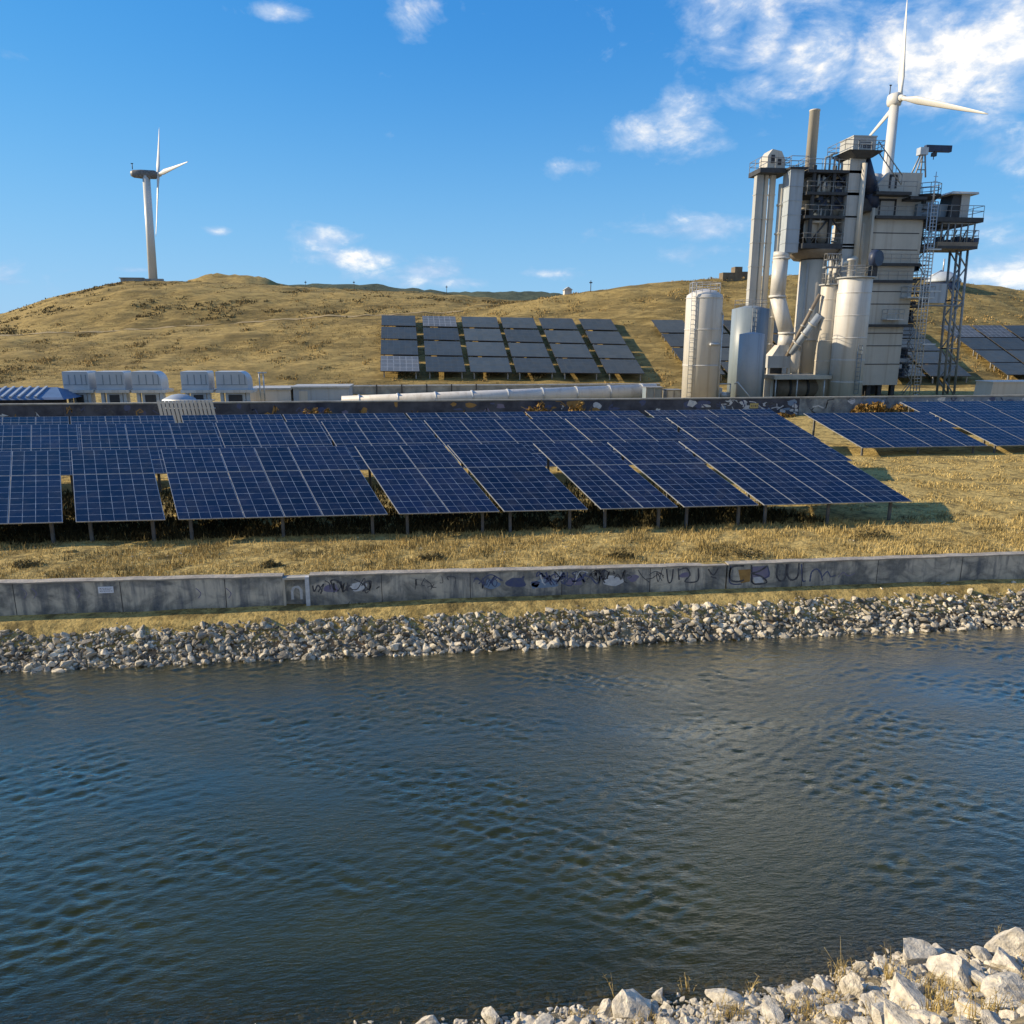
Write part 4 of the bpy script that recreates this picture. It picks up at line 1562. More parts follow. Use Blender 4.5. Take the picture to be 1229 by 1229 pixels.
# F: big cream column under the frame
Y = 87.5
cx = (at(973, 320, Y).x + at(968, 440, Y).x) / 2
rad = (at(986, 380, Y).x - at(957, 380, Y).x) / 2
t = thing('cooling_column', (cx, Y, PG), 'thick cream column carrying the dark steel frame', 'column')
mb = MB(); mb.lathe((cx, Y), [(rad, PG - .2), (rad, zE0 - 1.6)], 36); mb.build('column_shell', M_cream, t)
for py in (303, 408, 450):
    zz = zt(970, py, Y); mb = MB(); mb.lathe((cx, Y), [(rad + .004, zz - .14), (rad + .12, zz - .12), (rad + .12, zz + .12), (rad + .004, zz + .14)], 36); mb.build('band', M_cream, t)
mb = MB(); mb.tube((cx - rad * .8, Y - rad * .75, PG), (cx - rad * .8, Y - rad * .75, zE0 - 2), .14); mb.build('pipe', M_grey2, t)

# G: second elevator with boxed head
Y = 86.0
xg0, xg1 = at(1011, 240, Y).x, at(1029, 240, Y).x
zh = zt(1020, 187, Y)
t = thing('bucket_elevator', ((xg0 + xg1) / 2, Y, PG), 'wide grey bucket elevator leg with a boxed marked head, beside the main tower', 'bucket elevator', 'bucket elevators')
mb = MB(); mb.box(xg0, xg1, Y - 1, Y + 1, PG, zh - .5)
for z in np.arange(PG + 2, zh - 1, 3):
    mb.box(xg0 - .05, xg1 + .05, Y - 1.05, Y + 1.05, z, z + .12)
mb.build('elevator_leg', M_grey2, t)
mb = MB(); mb.tube((xg1 - .25, Y - 1.25, zt(1010, 310, Y)), (xg1 - .25, Y - 1.25, zh - 1), .28, n=12); mb.path([(xg1 - .25, Y - 1.25, zt(1010, 310, Y)), at(1003, 322, Y - 1.6), at(1001, 334, Y - 2)], .28, n=12); mb.build('pipe', M_cream, t)
hx0, hx1 = at(1008, 178, Y).x, at(1049, 178, Y).x
mb = MB(); mb.hexa([(hx0 + 1.2, Y - 1.6, zh - .5), (hx1 - 1.0, Y - 1.6, zh - .5), (hx1 - 1.0, Y + 1.6, zh - .5), (hx0 + 1.2, Y + 1.6, zh - .5)],
                   [(hx0 + .1, Y - 2, zh + .2), (hx1 + .1, Y - 2, zh + .2), (hx1 + .1, Y + 2, zh + .2), (hx0 + .1, Y + 2, zh + .2)]); mb.build('platform', M_dark, t)
rb = MB(); rail(rb, rect(hx0 - .4, hx1 + .1, Y - 1.9, Y + 1.9), zh + .2, 1.0); rb.build('railing', M_steel, t)
bx0, bx1 = at(1016, 175, Y).x, at(1043, 175, Y).x
z1 = zt(1030, 164, Y - 1.4)
mb = MB(); mb.box(bx0, bx1, Y - 1.4, Y + 1.4, zh + .202, z1); mb.build('elevator_head', M_grey2, t)
mb = MB(); mb.box(bx0 - .06, bx1 + .06, Y - 1.46, Y + 1.46, z1 + .002, z1 + .14); mb.build('head_roof', M_grey2, t)
# worn dark lettering on the head
mb = MB()
yy = Y - 1.406
h = z1 - zh
w_ = bx1 - bx0


def bar(x, z, ww, hh):
    mb.add([(bx0 + w_ * x, yy, zh + .2 + h * z), (bx0 + w_ * (x + ww), yy, zh + .2 + h * z), (bx0 + w_ * (x + ww), yy, zh + .2 + h * (z + hh)), (bx0 + w_ * x, yy, zh + .2 + h * (z + hh))], [(0, 1, 2, 3)])


bar(.24, .25, .045, .42); bar(.30, .52, .5, .045); bar(.3, .66, .2, .04)
for x in (.34, .44, .50, .54, .60, .66, .70, .76, .82):
    bar(x, .18, .035, .2)
for x in (.44, .60, .70):
    bar(x, .34, .09, .04); bar(x, .18, .09, .035)
mb.build('lettering', M_darkblue, t)
# chute from the head to the main tower
mb = MB(); mb.path([(bx1 - .3, Y + .5, zh - .4), (bx1 + 1.6, Y + 1.4, zh - 3.4), (bx1 + 2.2, Y + 2, zh - 5.0)], .85, n=14); mb.build('chute', M_darkblue, t)
mb = MB()
for o_ in (0, 1.0):
    mb.tube((bx1 + .2, Y - 1.5, zh + .2 + o_), (bx1 + 3.4, Y - 1.5, zh - 3.2 + o_), .06, n=5)
for k in range(9):
    f = k / 8
    mb.tube((bx1 + .2 + 3.2 * f, Y - 1.5, zh + .2 - 3.4 * f), (bx1 + .2 + 3.2 * f, Y - 1.5, zh + 1.2 - 3.4 * f), .04, n=4)
mb.build('stair', M_steel, t)

# H: main tower
Y = 87.0
D = 9.0
XL = (at(1041, 262, Y).x + at(1042, 335, Y).x + at(1037, 420, Y).x) / 3
XR = (at(1102, 262, Y).x + at(1095, 335, Y).x + at(1089, 420, Y).x) / 3
zs = [zt(1070, p, Y) for p in (472, 437, 415, 391, 358, 338, 318, 262, 234, 206)]
t = thing('main_tower', ((XL + XR) / 2, Y, PG), 'massive grey clad main tower block with ledges and railings', 'tower')
zbase = zt(1065, 462, Y)
mb = MB(); mb.box(XL, XR - .5, Y, Y + D, zbase, zs[3] - .001); mb.build('lower_block', M_grey, t)
mb = MB(); mb.box(XL + .05, XR, Y, Y + D, zs[3], zs[6] - .001); mb.build('middle_block', M_grey, t)
mb = MB(); mb.box(XL, XR + .35, Y - .15, Y + D, zs[6], zs[7] - .001); mb.build('upper_block', M_grey, t)
mb = MB(); mb.box(XL + .15, XR + .5, Y + .9, Y + D, zs[7], zs[8]); mb.build('gallery_block', M_grey, t)
xa, xb = at(1064, 220, Y).x, at(1108, 220, Y).x
mb = MB(); mb.hexa([(xa - 2.0, Y + .3, zs[8] + .002), (xb, Y + .3, zs[8] + .002), (xb, Y + D - 1, zs[8] + .002), (xa - 2.0, Y + D - 1, zs[8] + .002)],
                   [(xa + .4, Y + .3, zs[9]), (xb, Y + .3, zs[9]), (xb, Y + D - 1, zs[9]), (xa + .4, Y + D - 1, zs[9])]); mb.build('penthouse', M_grey, t)
mb = MB()
for p_ in (437, 415, 400, 365, 350, 300, 280):
    z = zt(1070, p_, Y); fro = Y - .15 if p_ < 318 else Y
    mb.box(XL - .02, XR - .52 if p_ > 391 else XR + .02, fro - .03, fro - .002, z - .05, z + .05)
mb.build('cladding_seams', M_dark, t)
mb = MB()
for z, ov in ((zs[3], .5), (zs[5], .25), (zs[6], .45), (zs[7], .7)):
    mb.box(XL - .15, XR + .2 + ov * .3, Y - .16 - ov, Y - .152, z - .16, z + .16)
mb.build('ledge', M_dark, t)
mb = MB()
for z, ov in ((zs[5], .25), (zs[6], .45), (zs[7], .7)):
    rail(mb, [(XL, Y - .14 - ov), (XR + .2, Y - .14 - ov)], z + .16, 1.0, .03, 1.1, closed=False)
mb.build('railing', M_steel, t)
mb = MB(); mb.box(xa - 1.7, at(1088, 232, Y).x, Y - 1.0, Y + .28, zs[8] - .15, zs[8] + .2); mb.box(at(1088, 236, Y).x + .01, xb + .2, Y - .8, Y + .88, zs[8] - .55, zs[8] - .25); mb.build('balcony', M_dark, t)
mb = MB(); rail(mb, [(xa - 1.6, Y + .2), (xa - 1.6, Y - .9), (at(1094, 232, Y).x, Y - .9)], zs[8] + .2, 1.1, .03, 1.2, closed=False); mb.build('railing', M_steel, t)
# door openings in penthouse and gallery
for (a, b, c, d, yf) in ((1069, 1076, 211, 226, Y + .3), (1056, 1075, 240, 258, Y + .9)):
    mb = MB()
    xx0, xx1, zz0, zz1 = at(a, c, yf).x, at(b, c, yf).x, zt(a, d, yf), zt(a, c, yf)
    for q in ((xx0 - .12, xx0 + .12, zz0, zz1), (xx1 - .12, xx1 + .12, zz0, zz1), (xx0 - .12, xx1 + .12, zz1 - .1, zz1 + .15)):
        mb.box(q[0], q[1], yf - .06, yf - .002, q[2], q[3])
    mb.box(xx0 + .12, xx1 - .12, yf - .03, yf - .003, zz0, zz1 - .1, 1)
    mb.build('door', [M_dark, M_grey2], t)
# small balcony with rail on the face
q0 = at(1058, 383, Y); q1 = at(1078, 383, Y)
mb = MB(); mb.box(q0.x, q1.x, Y - 1.1, Y - .002, q0.z - .12, q0.z); rail(mb, [(q0.x, Y - .1), (q0.x, Y - 1.05), (q1.x, Y - 1.05), (q1.x, Y - .1)], q0.z, 1.1, .04, .8, closed=False); mb.build('balcony', M_galv, t)
q0 = at(1080, 357, Y); q1 = at(1112, 357, Y)
mb = MB(); mb.box(q0.x, q1.x, Y - 1.5, Y - .002, q0.z - .15, q0.z); rail(mb, rect(q0.x, q1.x, Y - 1.4, Y - .2), q0.z, 1.2, .04, .8); mb.build('balcony', M_galv, t)
# legs and dark undercroft
for fx in (.06, .35, .62, .94):
    mb = MB(); xx = XL + (XR - .5 - XL) * fx; mb.box(xx - .25, xx + .25, Y + .3, Y + .8, PG - .3, zbase + .01); mb.build('leg', M_dark, t)
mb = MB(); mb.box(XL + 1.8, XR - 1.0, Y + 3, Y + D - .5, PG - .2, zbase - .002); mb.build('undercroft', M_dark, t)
mb = MB(); mb.box(XL + .2, XL + 1.5, Y + 1.0, Y + 3, PG - .2, PG + 1.6); mb.build('cabinet', M_roof, t)
# inclined gas duct at its upper left shoulder
mb = MB(); sh = at(1050, 215, Y + 2)
mb.path([(XL - 1.6, Y + 2, zs[8] - .5), (XL + .2, Y + 2, zs[8] + 1.6), (xa + .2, Y + 2, zs[9] - .9)], 1.1, n=16); mb.build('gas_duct', M_grey2, t)
mb = MB(); mb.hexa([(XL - 1.8, Y + .2, zs[7] + .8), (XL + .1, Y + .2, zs[7] + .8), (XL + .1, Y + 3, zs[7] + .8), (XL - 1.8, Y + 3, zs[7] + .8)],
                   [(XL - 2.6, Y + .2, zs[8] - .4), (XL + .1, Y + .2, zs[8] - .4), (XL + .1, Y + 3, zs[8] - .4), (XL - 2.6, Y + 3, zs[8] - .4)]); mb.build('hopper', M_dark, t)
mb = MB(); mb.tube((XL - .35, Y - .5, zs[5]), (XL - .35, Y - .5, zs[7] + 1), .2, n=10); mb.tube((XL - 1.0, Y + .2, zs[6]), (XL - 1.0, Y + .2, zs[7] - .5), .15, n=10); mb.build('pipe', M_cream, t)
# right side clutter: stair landings along the tower
mb = MB()
for k, p_ in enumerate(np.linspace(452, 250, 13)):
    z = zt(1098, p_, Y); xx = XR + .05 if p_ < 391 else XR - .45
    ww = random.uniform(.9, 1.7)
    mb.box(xx + .36, xx + .36 + ww, Y + .2, Y + 2.2, z - .12, z + .02)
mb.build('landing', M_dark, t)
mb = MB()
for k, p_ in enumerate(np.linspace(452, 250, 13)):
    z = zt(1098, p_, Y)
    rail(mb, rect(XR + .5, XR + 1.9, Y + .3, Y + 2.1), z, .9, .03, 1.0)
zz = np.linspace(PG, zs[7], 14)
for k in range(13):
    a, b = (XR + .6, XR + 1.8) if k % 2 == 0 else (XR + 1.8, XR + .6)
    mb.tube((a, Y + .6, zz[k]), (b, Y + .6, zz[k + 1]), .07, n=5); mb.tube((a, Y + .6, zz[k] + .5), (b, Y + .6, zz[k + 1] + .5), .04, n=4)
mb.build('stair', M_steel, t)
mb = MB()
r4 = random.Random(12)
for k in range(16):
    z = r4.uniform(PG + 2, zs[7]); a = XR + r4.uniform(.5, 1.3)
    mb = MB(); mb.box(a, a + r4.uniform(.3, .6), Y + 1.2, Y + 2, z, z + r4.uniform(.4, 1.2)); mb.build('equipment_box', M_darkblue, t)

# crane jib on the tower roof
Yc = Y + 3.0
b0, b1, b2 = at(1098, 205, Yc), at(1107, 183, Yc), at(1141, 179, Yc)
t = thing('roof_crane', (b0.x, Yc, zs[9]), 'small jib crane with a dark horizontal arm on the main tower roof', 'crane')
b0z = zs[9] + .003
mb = MB()
for dx in (-.3, 1.1):
    for dy in (-.5, .5):
        mb.tube((b0.x + dx, Yc + dy, b0z), (b1.x + (.2 if dx > 0 else 0), Yc + dy * .4, b1.z), .1, n=5)
for f in (.3, .6, .85):
    z = b0z + (b1.z - b0z) * f
    mb.tube((b0.x - .3 + (b1.x - b0.x + .3) * f, Yc - .4, z), (b0.x + 1.1 + (b1.x - b0.x - .9) * f, Yc - .4, z), .06, n=4)
mb.build('mast', M_steel, t)
mb = MB(); mb.box(b1.x + .3, b2.x, Yc - .25, Yc + .25, b2.z - .35, b2.z + .35); mb.build('jib', M_darkblue, t)
mb = MB(); mb.box(b1.x - .5, b1.x + .5, Yc - .4, Yc + .4, b1.z - .3, b1.z + .5); mb.build('winch', M_galv, t)
mb = MB(); hk = at(1121, 184, Yc); mb.tube((hk.x, Yc, b2.z - .3), (hk.x, Yc, b2.z - 1.2), .05, n=5); mb.box(hk.x - .25, hk.x + .25, Yc - .2, Yc + .2, b2.z - .85, b2.z - .45); mb.build('hook', M_dark, t)

# I: twin silos
for (pl_, pr, top_, bl, br, Yq, lab, mm, nm) in ((984, 1003, 342, 979, 1003, 81.5, 'narrower cream silo, left of the touching pair', M_cream, 0), (1003, 1040, 333, 999, 1034, 80.0, 'wider cream silo with half its side in shade, right of the touching pair', M_white, 1)):
    cx = (at(pl_, 350, Yq).x + at(pr, 350, Yq).x + at(bl, 470, Yq).x + at(br, 470, Yq).x) / 4
    rad = (at(pr, 350, Yq).x - at(pl_, 350, Yq).x) / 2 * (1.1 if nm == 0 else 1.0)
    if nm == 0:
        cx -= .1
    topz = zt((pl_ + pr) / 2, top_, Yq - rad)
    t = thing('silo', (cx, Yq, PG), lab, 'silo', 'twin silos')
    mb = MB(); mb.lathe((cx, Yq), [(rad, PG - .2), (rad, topz - .1), (rad * .96, topz)], 44); mb.build('silo_shell', mm, t)
    for zz in np.linspace(PG + 2.2, topz - 1.5, 5):
        mb = MB(); mb.lathe((cx, Yq), [(rad + .003, zz - .05), (rad + .03, zz - .04), (rad + .03, zz + .04), (rad + .003, zz + .05)], 44); mb.build('weld_band', mm, t)
    mb = MB(); mb.lathe((cx, Yq), [(rad + .003, topz - .02), (rad + .25, topz + .01), (rad + .25, topz + .14), (rad * .5, topz + .2)], 40); mb.build('rim', M_grey2, t)
    mb = MB(); rail(mb, [(cx + rad * cos(a), Yq + rad * sin(a)) for a in np.linspace(0, 2 * pi, 12, endpoint=False)], topz + .14, 1.1, .035, 2); mb.build('railing', M_steel, t)
    mb = MB()
    if nm == 1:
        ladder(mb, (cx + rad * .15, Yq - rad - .14, PG + 1), (cx + rad * .15, Yq - rad - .14, topz - 7), .5)
        mb.build('ladder', M_bluegrey, t)
        mb = MB(); mb.lathe((cx - .9, Yq - .5), [(.3, topz + .2), (.3, topz + 1.8), (.45, topz + 1.82), (.45, topz + 2.0)], 16); mb.build('vent', M_white, t)
        mb = MB(); a = Vector((cx + rad * .75, Yq - rad * .5, topz + 2.0)); mb.tube(a, a + Vector((.3, -.6, 0)), .95, .8, n=20); mb.build('fan', M_darkblue, t)
        mb = MB(); mb.box(a.x - .3, a.x + .4, a.y - .3, a.y + .3, topz + .2, topz + 1.2); mb.build('fan_base', M_dark, t)
    else:
        for dx in (-.5, .2, .8):
            mb.tube((cx + dx, Yq - .4, topz + .1), (cx + dx, Yq - .4, topz + 2.0 + dx), .16, n=8)
        mb.build('vent', M_grey2, t)
        mb = MB(); deck_z = topz + 1.9
        mb.box(cx - rad - .5, cx + rad * .2, Yq - 1.3, Yq - .6, deck_z - .15, deck_z); rail(mb, rect(cx - rad - .4, cx + rad * .2, Yq - 1.25, Yq - .65), deck_z, 1.3, .05, .5); mb.tube((cx - rad - .2, Yq - 1, topz), (cx - rad - .2, Yq - 1, deck_z), .08); mb.build('platform', M_steel, t)
        silo_l = (cx, rad, Yq, topz)

# J: inclined feed pipes, from the left silo down to the kiln inlet
for pa, pb, rr_, lab, mm in (((984, 353), (944, 428), .2, 'thin brown inclined pipe running down from the narrower silo', M_brown),
                             ((984, 378), (948, 424), .42, 'thick pale blue inclined pipe below the thin brown one', M_paleblue)):
    a, b = at(*pa, 81.3), at(*pb, 83.0)
    t = thing('inclined_pipe', b, lab, 'pipe')
    mb = MB(); mb.tube(a, b, rr_, n=14); mb.build('pipe_run', mm, t)
    mb = MB()
    for f in (.25, .5, .75):
        q = a.lerp(b, f); d = (b - a).normalized() * .08
        mb = MB(); mb.tube(q - d, q + d, rr_ * 1.3, n=14); mb.build('flange', M_grey, t)

# K: kiln drum under a flat roof; L: hopper
Yk = 82.0
a, b = at(922, 467, Yk), at(980, 465, Yk)
rad = .5 * (zt(940, 456, Yk) - zt(940, 478, Yk)) * 1.15
zc = PG + rad + .25
t = thing('kiln_drum', ((a.x + b.x) / 2, Yk, PG), 'horizontal brown kiln drum lying under a flat beige roof', 'drum')
mb = MB(); mb.tube((a.x, Yk, zc), (b.x + 1, Yk, zc), rad, n=32); mb.build('drum_shell', M_brown, t)
mb = MB()
for f in (.04, .34, .7):
    xx = a.x + (b.x - a.x) * f
    mb = MB(); mb.tube((xx, Yk, zc), (xx + .25, Yk, zc), rad + .1, n=32); mb.build('tyre_ring', M_dark, t)
mb = MB(); mb.box(a.x - .3, a.x, Yk - rad, Yk + rad, PG, zc + rad); mb.build('end_hood', M_grey, t)
t = thing('flat_canopy', ((a.x + b.x) / 2, Yk, PG), 'flat beige canopy on thin posts above the kiln drum', 'canopy')
zr = zt(945, 454, Yk - 2.3)
mb = MB(); mb.box(a.x - .5, b.x + .4, Yk - 2.4, Yk + 2.0, zr - .12, zr + .3); mb.build('roof', M_roof, t)
for xx in (a.x - .2, (a.x + b.x) / 2 - .6, b.x - .3):
    for yy in (Yk - 2.2, Yk + 1.8):
        mb = MB(); mb.tube((xx, yy, PG - .2), (xx, yy, zr - .12), .08, n=8); mb.build('post', M_galv, t)
Yh = 84.0
a, b = at(916, 434, Yh), at(944, 434, Yh)
z0, z1 = zt(930, 441, Yh), zt(930, 427, Yh)
t = thing('feed_hopper', ((a.x + b.x) / 2, Yh, PG), 'pale boxy feed hopper on legs under the bent white pipe', 'hopper')
mb = MB(); mb.box(a.x, b.x, Yh - 1.2, Yh + 1.2, z0, z1); mb.build('hopper_box', M_grey2, t)
mb = MB(); mb.hexa([(b.x - 2.2, Yh - .9, z1 + .002), (b.x, Yh - .9, z1 + .002), (b.x, Yh + .9, z1 + .002), (b.x - 2.2, Yh + .9, z1 + .002)],
                   [(b.x - 1.3, Yh - .6, z1 + 1.2), (b.x - .2, Yh - .6, z1 + 1.2), (b.x - .2, Yh + .6, z1 + 1.2), (b.x - 1.3, Yh + .6, z1 + 1.2)]); mb.build('inlet', M_cream, t)
mb = MB(); mb.lathe((b.x + .4, Yh - .9), [(.45, z0 - .6), (.7, z0 + .3), (.7, z1 + .3), (.3, z1 + .9)], 16); mb.build('cyclone', M_cream, t)
for xx in (a.x + .2, b.x - .2):
    for yy in (Yh - 1, Yh + 1):
        mb = MB(); mb.box(xx - .15, xx + .15, yy - .15, yy + .15, PG - .2, z0); mb.build('leg', M_cream, t)
mb = MB(); mb.box(a.x + .6, b.x - .6, Yh - .2, Yh + .8, PG, z0 - .01); mb.build('machinery', M_dark, t)

# M: open steel tower on the right with two platforms
Y = 88.0
zp1, zp2 = zt(1140, 293, Y), zt(1140, 264, Y)
xl, xr = at(1112, 293, Y).x, at(1160, 293, Y).x
t = thing('steel_tower', ((xl + xr) / 2, Y, PG), 'open lattice steel tower carrying two railed platforms and a hut', 'tower')
deck(t, xl, xr, Y - 2, Y + 2, zp1, .75, 1.3, m=M_brown)
mb = MB(); mb.box(xl + .1, xr - .1, Y - 2.05, Y - 2.002, zp1 - .75, zp1 - .45); mb.build('beam', M_dark, t)
deck(t, xl - 1.5, xr + .3, Y - 2, Y + 2, zp2, .5, 1.3)
mb = MB(); mb.hexa([(xl + 1, Y - 1.5, zp2 - 1.1), (xr - 2.5, Y - 1.5, zp2 - 1.1), (xr - 2.5, Y + 1.5, zp2 - 1.1), (xl + 1, Y + 1.5, zp2 - 1.1)],
                   [(xl + .3, Y - 1.8, zp2 - .502), (xr - .6, Y - 1.8, zp2 - .502), (xr - .6, Y + 1.8, zp2 - .502), (xl + .3, Y + 1.8, zp2 - .502)]); mb.build('hopper', M_dark, t)
q0, q1 = at(1145, 248, Y).x, at(1153, 248, Y).x
zt_ = zt(1150, 236, Y)
mb = MB(); mb.box(q0, q1 + .2, Y - 1.2, Y + 1.2, zp2, zt_); mb.build('hut_wall', M_grey2, t)
mb = MB(); mb.hexa([(q0 - 1.4, Y - 1.1, zp2), (q0 - .01, Y - 1.1, zp2), (q0 - .01, Y + 1.1, zp2), (q0 - 1.4, Y + 1.1, zp2)],
                   [(q0 - 1.0, Y - 1.1, zt_), (q0 - .01, Y - 1.1, zt_), (q0 - .01, Y + 1.1, zt_), (q0 - 1.0, Y + 1.1, zt_)]); mb.build('hut_recess', M_dark, t)
mb = MB(); mb.hexa([(q0 - 1.9, Y - 1.7, zt_ + .002), (q1 + .9, Y - 1.7, zt_ + .002), (q1 + .9, Y + 1.7, zt_ + .002), (q0 - 1.9, Y + 1.7, zt_ + .002)],
                   [(q0 - 1.4, Y - 1.5, zt_ + .3), (q1 + .9, Y - 1.6, zt_ + .25), (q1 + .9, Y + 1.6, zt_ + .25), (q0 - 1.4, Y + 1.5, zt_ + .3)]); mb.build('hut_roof', M_grey, t)
mb = MB()
for k in range(6):
    xx = xl + .5 + k * (xr - xl - 1) / 5
    mb.tube((xx, Y - 1.7, zp1), (xx, Y - 1.7, zp2 - .5), .1, n=6); mb.tube((xx, Y + 1.7, zp1), (xx, Y + 1.7, zp2 - .5), .1, n=6)
for yy in (Y - 1.7, Y + 1.7):
    mb.tube((xl + .5, yy, zp2 - .62), (xr - .5, yy, zp2 - .62), .1, n=5)
for xx in (xl + .5, xr - .5):
    mb.tube((xx, Y - 1.7, zp2 - .62), (xx, Y + 1.7, zp2 - .62), .1, n=5)
mb.build('frame', M_steel, t)
for k in range(4):
    mb = MB()
    xx = xl + 1.3 + k * 1.2
    mb.tube((xx, Y - .8, zp1), (xx + .6, Y - .8, zp1 + 1.5), .08, n=5)
    mb.build('brace', M_steel, t)
mb = MB()
for k in range(5):
    xx = xl + 1.2 + k * 1.1
    mb.box(xx, xx + .6, Y - .6, Y + .6, zp1, zp1 + random.uniform(.4, 1.2))
mb.build('machinery', M_darkblue, t)
# lattice leg pair
ta_, tb_ = at(1145, 296, Y), at(1158, 296, Y)
ba_, bb_ = at(1128, 474, Y), at(1141, 474, Y)
xa_, xb_ = (ta_.x + ba_.x) / 2, (tb_.x + bb_.x) / 2
mb = MB()
for yy in (Y - .6, Y + .6):
    for (tp, bt) in ((ta_, ba_), (tb_, bb_)):
        mb.tube((bt.x, yy, PG - .2), (tp.x, yy, zp1 - .75), .14, n=6)
mb.build('leg', M_steel, t)
mb = MB()
n = 9
for k in range(n):
    f0, f1 = k / n, (k + 1) / n
    z0, z1 = PG + (zp1 - .8 - PG) * f0, PG + (zp1 - .8 - PG) * f1
    L0, R0 = ba_.x + (ta_.x - ba_.x) * f0, bb_.x + (tb_.x - bb_.x) * f0
    L1, R1 = ba_.x + (ta_.x - ba_.x) * f1, bb_.x + (tb_.x - bb_.x) * f1
    for yy in (Y - .6, Y + .6):
        if k % 2:
            mb.tube((L0, yy, z0), (R1, yy, z1), .09, n=5)
        else:
            mb.tube((R0, yy, z0), (L1, yy, z1), .09, n=5)
        if k % 3 == 0:
            mb.tube((L0, yy, z0), (R0, yy, z0), .09, n=5)
            mb.tube((L0, Y - .6, z0), (L0, Y + .6, z0), .07, n=5)
            mb.tube((R0, Y - .6, z0), (R0, Y + .6, z0), .07, n=5)
mb.build('bracing', M_steel, t)
zz = zt(1110, 367, Y); mb = MB(); mb.tube((XR + .5, Y - .6, zz), (xb_, Y - .6, zz), .14, n=6); mb.build('tie_beam', M_steel, t)
# pale cabin box beside the tower
a, b = at(1111, 352, Y), at(1130, 352, Y)
mb = MB(); mb.box(a.x, b.x, Y - .8, Y + 1, zt(1120, 364, Y), zt(1120, 341, Y)); mb.build('side_cabin', M_paleblue, t)
# round small platform right of the penthouse
a = at(1118, 233, Y - 1)
mb = MB(); mb.lathe((a.x, Y), [(1.0, a.z - .6), (1.6, a.z - .1), (1.6, a.z)], 20); mb.build('round_platform', M_dark, t)
mb = MB(); rail(mb, [(a.x + 1.5 * cos(w), Y + 1.5 * sin(w)) for w in np.linspace(0, 2 * pi, 10, endpoint=False)], a.z, 1.2, .04, 2); mb.build('railing', M_steel, t)
mb = MB(); mb.box(a.x - 1.3, a.x + 2.6, Y - .6, Y + .8, a.z - 2.6, a.z - 1.0); mb.box(a.x - .2, a.x + .5, Y - .5, Y + .5, zp2, a.z - .6); mb.build('machinery', M_bluegrey, t)

# ladder mast
Y = 84.5
a, b = at(1098, 476, Y), at(1124, 206, Y)
t = thing('ladder_mast', (a.x, Y, PG), 'slender galvanised ladder mast in front of the steel tower', 'mast')
xm = (a.x + b.x) / 2
mb = MB()
for dx in (-.38, .38):
    for dy in (-.3, .3):
        mb.tube((a.x + .25 * (xm - a.x) + dx, Y + dy, PG - .1), (b.x - .25 * (b.x - xm) + dx, Y + dy, b.z - 3.2), .06, n=5)
mb.build('rail', M_galv, t)
mb = MB()
n = 58
for k in range(n + 1):
    f = k / n
    xx = (a.x + .25 * (xm - a.x)) * (1 - f) + (b.x - .25 * (b.x - xm)) * f
    z = PG + (b.z - 3.2 - PG) * f
    mb.tube((xx - .38, Y - .3, z), (xx + .38, Y - .3, z), .045, n=4)
    if k % 3 == 0:
        mb.tube((xx - .38, Y - .3, z), (xx - .38, Y + .3, z), .04, n=4); mb.tube((xx + .38, Y - .3, z), (xx + .38, Y + .3, z), .04, n=4)
mb.build('rung', M_galv, t)
mb = MB(); mb.tube((b.x, Y, b.z - 3.4), (b.x, Y, b.z), .12, .04, n=6)
for k in range(6):
    mb.tube((b.x - .25, Y, b.z - 3 + k * .5), (b.x + .25, Y, b.z - 3 + k * .5), .03, n=4)
mb.build('aerial', M_galv, t)
for py in (413, 350, 300):
    q = at(1110 if py < 400 else 1104, py, Y)
    mb = MB(); mb.box(q.x - .2, q.x + 1.4, Y - .9, Y - .35, q.z - .08, q.z + .06); mb.build('rest_platform', M_galv, t)

# white box on the right
a, b = at(1191, 470, 76), at(1300, 470, 76)
t = thing('white_container', (a.x, 77, PG), 'plain white container at the right edge behind the blue wall', 'container')
z1 = zt(1200, 459, 76)
mb = MB(); mb.hexa([(a.x - .3, 76, PG - .2), (b.x, 76, PG - .2), (b.x, 78.6, PG - .2), (a.x - .3, 78.6, PG - .2)], [(a.x, 76, z1), (b.x, 76, z1), (b.x, 78.6, z1), (a.x, 78.6, z1)]); mb.build('container_body', M_cream, t)
mb = MB(); mb.box(a.x - .1, b.x + .1, 75.9, 78.7, z1 + .002, z1 + .1); mb.build('roof', M_white, t)

